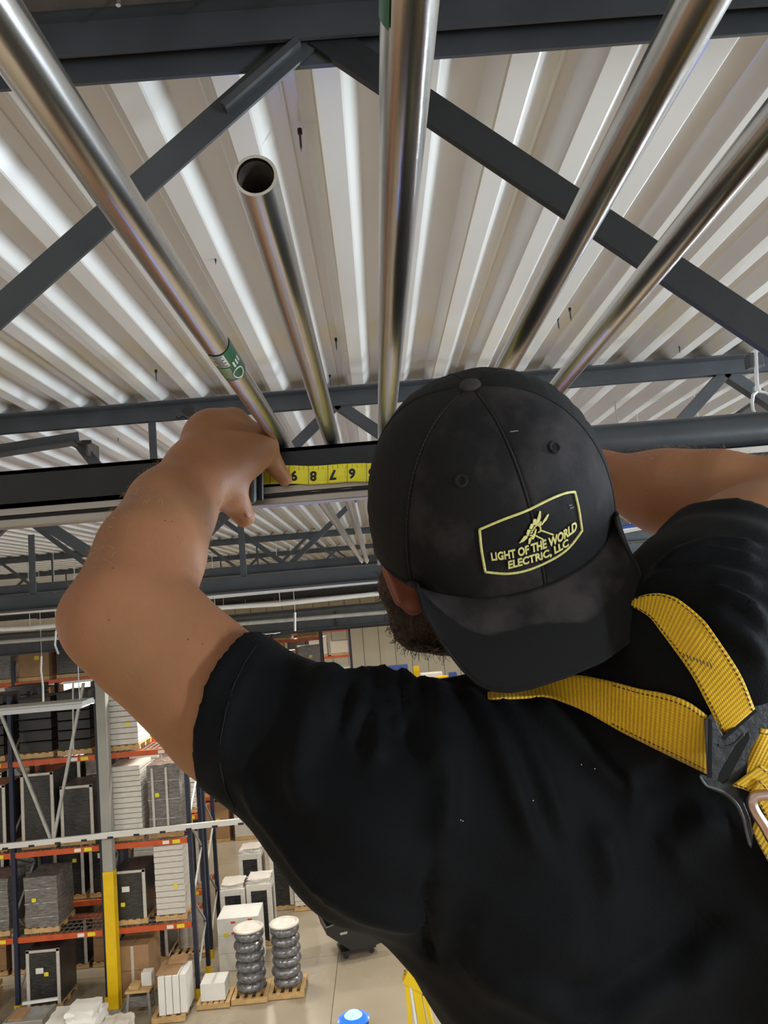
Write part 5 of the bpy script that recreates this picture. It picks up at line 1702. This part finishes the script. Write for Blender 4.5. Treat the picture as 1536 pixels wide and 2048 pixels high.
def arcs(pts, n):
    line = np.array(smoothline(pts, 10))
    s = np.concatenate([[0], np.cumsum(np.linalg.norm(np.diff(line, axis=0), axis=1))]); s /= s[-1]
    t = np.linspace(0, 1, n)
    return np.stack([np.interp(t, s, line[:, 0]), np.interp(t, s, line[:, 1])], 1)
def strap(e0, e1, name, off=0.006, n=40, m_=10, stitch=(0.07, 0.93), dfix=None, srange=(0, 1), thick=0.0018):
    a, b = arcs(e0, n), arcs(e1, n)
    G = np.zeros((n, m_ + 1, 3)); Dp = np.zeros((n, m_ + 1))
    rs = [[None] * (m_ + 1) for _ in range(n)]
    for i in range(n):
        for j in range(m_ + 1):
            q = a[i] + (b[i] - a[i]) * j / m_
            if dfix is None:
                p = on_shirt(q[0], q[1], off)
                Dp[i, j] = -(ROT.transposed() @ (p - CAMP)).z
            else:
                Dp[i, j] = dfix[0] + (dfix[1] - dfix[0]) * i / (n - 1)
            rs[i][j] = q
    if dfix is None:
        D0 = Dp.copy()
        for _ in range(30):                               # webbing is stiff: bridge the folds
            S = Dp.copy()
            S[1:-1] = 0.5 * S[1:-1] + 0.25 * (S[:-2] + S[2:])
            S[:, 1:-1] = 0.5 * S[:, 1:-1] + 0.25 * (S[:, :-2] + S[:, 2:])
            Dp = np.minimum(S, D0)
    vs = [P(rs[i][j][0], rs[i][j][1], Dp[i, j]) for i in range(n) for j in range(m_ + 1)]
    fs = [(i * (m_ + 1) + j, i * (m_ + 1) + j + 1, (i + 1) * (m_ + 1) + j + 1, (i + 1) * (m_ + 1) + j) for i in range(n - 1) for j in range(m_)]
    me = bpy.data.meshes.new(name); me.from_pydata([tuple(v - ho) for v in vs], [], fs)
    uv = me.uv_layers.new(name='UVMap')
    mid = [vs[i * (m_ + 1) + m_ // 2] for i in range(n)]
    S = [0.0]
    for i in range(1, n): S.append(S[-1] + (mid[i] - mid[i - 1]).length)
    W = (vs[0] - vs[m_]).length
    for lp in me.loops:
        i, j = divmod(lp.vertex_index, m_ + 1)
        uv.data[lp.index].uv = (S[i], 0.045 * j / m_)
    me.polygons.foreach_set('use_smooth', [True] * len(me.polygons))
    me.materials.append(M['webbing'])
    o = put(name, me, None, har)
    # face the viewer's side outward
    me.update()
    nrm = me.polygons[len(me.polygons) // 2].normal
    if nrm.dot(CAMP - vs[len(vs) // 2]) < 0: me.flip_normals()
    sm = o.modifiers.new('thick', 'SOLIDIFY'); sm.thickness = thick; sm.offset = -1
    # dashed black stitching along both edges
    mb = MB()
    for v_ in stitch:
        L = S[-1]; k = 0.0
        while k < L:
            if srange[0] <= k / L <= srange[1]:
                seg = []
                for kk in (k, k + 0.0021):
                    t = min(kk / L, 1) * (n - 1); i = min(int(t), n - 2); f_ = t - i
                    jj = v_ * m_; j = min(int(jj), m_ - 1); g_ = jj - j
                    c00, c01 = vs[i * (m_ + 1) + j], vs[i * (m_ + 1) + j + 1]
                    c10, c11 = vs[(i + 1) * (m_ + 1) + j], vs[(i + 1) * (m_ + 1) + j + 1]
                    p = (c00 * (1 - g_) + c01 * g_) * (1 - f_) + (c10 * (1 - g_) + c11 * g_) * f_
                    seg.append(p + (CAMP - p).normalized() * 0.0004 - ho)
                mb.tube(seg, 0.00042, 5)
            k += 0.0039
    st_ = tag(mb.build('stitching', M['print_black'], o), kind='stuff'); st_.parent = o
    return o
strap([(975, 1384), (1040, 1372), (1100, 1360), (1153, 1350), (1212, 1361), (1278, 1379), (1328, 1389), (1375, 1406), (1419, 1437)],
      [(975, 1396), (1040, 1394), (1095, 1392), (1134, 1406), (1181, 1429), (1235, 1460), (1280, 1483), (1328, 1507), (1416, 1550)], 'shoulder_strap', srange=(0.55, 1))
strap([(1262, 1200), (1291, 1189), (1324, 1187), (1359, 1200), (1406, 1239), (1444, 1290), (1483, 1352), (1510, 1418)],
      [(1262, 1212), (1297, 1233), (1320, 1262), (1344, 1294), (1382, 1348), (1413, 1406), (1430, 1440), (1446, 1474)], 'shoulder_strap')
# the back plate
def shirtd(px, py): return -(ROT.transposed() @ (on_shirt(px, py) - CAMP)).z
PD = min(shirtd(1400, 1450), shirtd(1450, 1500), shirtd(1480, 1560), shirtd(1500, 1440)) - 0.0035
outline = [(1408, 1440), (1425, 1424), (1440, 1460), (1450, 1474), (1505, 1424), (1514, 1384), (1530, 1396), (1552, 1420), (1560, 1450), (1527, 1458), (1500, 1500),
           (1470, 1566), (1474, 1590), (1488, 1606), (1500, 1636), (1506, 1668), (1503, 1698), (1496, 1690), (1490, 1668), (1484, 1640), (1472, 1614), (1458, 1598), (1440, 1586), (1420, 1578), (1404, 1566), (1398, 1548), (1414, 1552)]
M['plate'] = mat('black_moulded_plastic', (0.022, 0.024, 0.027), 0.42, var=0.25, scale=40, bump=0.15, bscale=140)
def poly_face(pts, d, thick, m, name, parent, bevel=0.0):
    bm = bmesh.new()
    vs = [bm.verts.new(P(x, y, d) - ho) for x, y in pts]
    f = bm.faces.new(vs)
    bmesh.ops.triangulate(bm, faces=[f])
    ex = bmesh.ops.extrude_face_region(bm, geom=bm.faces[:])
    dv = (P(1450, 1500, d + thick) - P(1450, 1500, d))
    bmesh.ops.translate(bm, vec=dv, verts=[e for e in ex['geom'] if isinstance(e, bmesh.types.BMVert)])
    bmesh.ops.recalc_face_normals(bm, faces=bm.faces)
    me = bpy.data.meshes.new(name); bm.to_mesh(me); bm.free(); me.materials.append(m)
    o = put(name, me, None, parent)
    if bevel:
        b = o.modifiers.new('bevel', 'BEVEL'); b.width = bevel; b.segments = 2; b.limit_method = 'ANGLE'; b.angle_limit = math.radians(50)
    return o
plate = poly_face(outline, PD, 0.004, M['plate'], 'back_plate', har, 0.0008)
poly_face([(1497, 1464), (1499, 1478), (1455, 1562), (1446, 1568), (1436, 1562), (1440, 1546), (1466, 1502), (1484, 1474)], PD - 0.0003, 0.0006, M['eyelet'], 'slot', plate)
poly_face([(1418, 1436), (1424, 1440), (1424, 1556), (1416, 1556)], PD - 0.0004, 0.0006, M['eyelet'], 'slot', plate)
poly_face([(1444, 1474), (1510, 1418), (1513, 1424), (1448, 1481)], PD - 0.0004, 0.0006, M['eyelet'], 'slot', plate)
def ridge(pts, r_, m, name, par, d): return MB().tube([P(x, y, d) - ho for x, y in smoothline(pts, 6)], r_, 8).build(name, m, par, smooth='all')
M['plate_pale'] = mat('pale_plastic_edge', (0.10, 0.11, 0.12), 0.35)  # paler tone for the line along the plate's edge
ridge([(1400, 1552), (1412, 1570), (1432, 1577), (1455, 1588), (1474, 1608), (1486, 1634), (1494, 1668), (1500, 1690)], 0.0009, M['plate_pale'], 'plate_edge', plate, PD)
ridge([(1436, 1490), (1452, 1494), (1470, 1486), (1488, 1468)], 0.0010, M['plate'], 'plate_rib', plate, PD)
# lower right straps and the dorsal ring
strap([(1524, 1458), (1600, 1476), (1760, 1540), (1960, 1640), (2160, 1780)], [(1470, 1568), (1540, 1596), (1690, 1660), (1870, 1760), (2060, 1900)], 'back_strap', off=0.011, n=50)
strap([(1522, 1530), (1560, 1560), (1600, 1590)], [(1466, 1572), (1500, 1584), (1545, 1610)], 'folded_strap', dfix=(PD - 0.005, PD - 0.004), n=14)
strap([(1512, 1636), (1546, 1676), (1640, 1770), (1780, 1900), (1920, 2060)], [(1504, 1660), (1528, 1708), (1590, 1810), (1700, 1950), (1820, 2110)], 'waist_strap', off=0.008, n=40)
strap([(1520, 1560), (1545, 1590), (1560, 1640)], [(1500, 1590), (1522, 1614), (1540, 1650)], 'ring_loop', dfix=(PD - 0.008, PD - 0.008), n=12)
M['ring_metal'] = mat('copper_tinted_zinc', (0.62, 0.44, 0.38), 0.3, 1.0, var=0.15, scale=60)
MB().tube([P(x, y, PD - 0.009) - ho for x, y in smoothline([(1540, 1590), (1512, 1592), (1504, 1604), (1510, 1622), (1528, 1650), (1552, 1690), (1590, 1720)], 6)], 0.0038, 12).build('dorsal_ring', M['ring_metal'], har, smooth='all')
# pen scribble on the right strap
for k in range(9):
    x = 1372 + k * 6; y = 1305 + k * 2.2
    p0, p1 = on_shirt(x, y, 0.009), on_shirt(x + 3, y + 6 + (k % 3) * 2, 0.009)
    MB().tube([p0 - ho, p1 - ho], 0.00035, 5).build('pen_mark', M['print_black'], har)

# ================================================================== tape measure
tm = empty('tape_measure', P(505, 975, 0.95), 'black tape measure gripped in the raised hand with its yellow blade out', 'tape measure')
to = tm.location.copy()
def tbox(x0, y0, x1_, y1_, d0, d1, m, name, bevel=0.003):
    a = [P(x0, y0, d0), P(x1_, y0, d0), P(x1_, y1_, d0), P(x0, y1_, d0)]
    ax = ray(512, 970).normalized()
    o = MB().prism([p - to for p in a], ax * (d1 - d0)).build(name, m, tm)
    b = o.modifiers.new('bevel', 'BEVEL'); b.width = bevel; b.segments = 3
    return o
M['case_grey'] = mat('grey_rubber', (0.05, 0.055, 0.055), 0.5, var=0.4, scale=60)
tbox(468, 925, 513, 1008, 0.905, 0.962, M['case_grey'], 'case', 0.006)
tbox(511, 928, 527, 1003, 0.935, 0.966, M['black_plastic'], 'case_mouth', 0.003)
# blade with a gentle wave and curl
def blade_y(x):
    return 947 - 0.012 * (x - 600) + 3.5 * math.sin((x - 560) / 40.0) * math.exp(-((x - 620) / 90.0) ** 2) + max(0, (590 - x)) * 0.06
BD = 0.9685
M['blade'] = mat('yellow_tape_blade', (0.80, 0.70, 0.02), 0.35, coat=0.3)
nx, nyy = 90, 6
def bl_p(x, v, off=0.0):
    """v -1 top .. 1 bottom of the blade"""
    yc = blade_y(x)
    d = BD + 0.0025 * (1 - v * v) - off
    return P(x, yc + v * 18.5, d)
vs = [bl_p(518 + 440 * i / nx, -1 + 2 * j / nyy) - to for i in range(nx + 1) for j in range(nyy + 1)]
fs = [(i * (nyy + 1) + j, i * (nyy + 1) + j + 1, (i + 1) * (nyy + 1) + j + 1, (i + 1) * (nyy + 1) + j) for i in range(nx) for j in range(nyy)]
o = MB().add(vs, fs).build('blade', M['blade'], tm, smooth='all')
sm = o.modifiers.new('thick', 'SOLIDIFY'); sm.thickness = 0.0004
blade = o
# marks: inch lines, small ticks and upside-down figures
mk = MB()
def mark(x, v0, v1, w):
    pts = [bl_p(x - w / 2, v0, 0.0004), bl_p(x + w / 2, v0, 0.0004), bl_p(x + w / 2, v1, 0.0004), bl_p(x - w / 2, v1, 0.0004)]
    mk.add([p - to for p in pts], [(0, 1, 2, 3)])
INCH = 38.7
for k in range(-1, 11):
    x = 578.5 + k * INCH
    if x < 955: mark(x, -1, 1, 0.9)
    for s_ in range(1, 16):
        xx = x + INCH * s_ / 16
        if 522 < xx < 955:
            mark(xx, -1, -1 + (0.55 if s_ % 8 == 0 else 0.42 if s_ % 4 == 0 else 0.3 if s_ % 2 == 0 else 0.2), 0.6)
tag(mk.build('ruling', M['print_black'], blade), kind='stuff')
for k in range(0, 9):
    s_ = str(9 - k)
    if s_ == '0': break
    v, f = text_mesh(s_, 0.045)
    cx = (v[:, 0].min() + v[:, 0].max()) / 2; cy = (v[:, 1].min() + v[:, 1].max()) / 2
    x0_ = 578.5 + k * INCH + 9.5
    q = [bl_p(x0_ - (p[0] - cx) * 26, 0.12 + (p[1] - cy) * 26 / 18.5, 0.0005) - to for p in v]
    MB().add(q, f).build('figure', M['print_black'], blade)
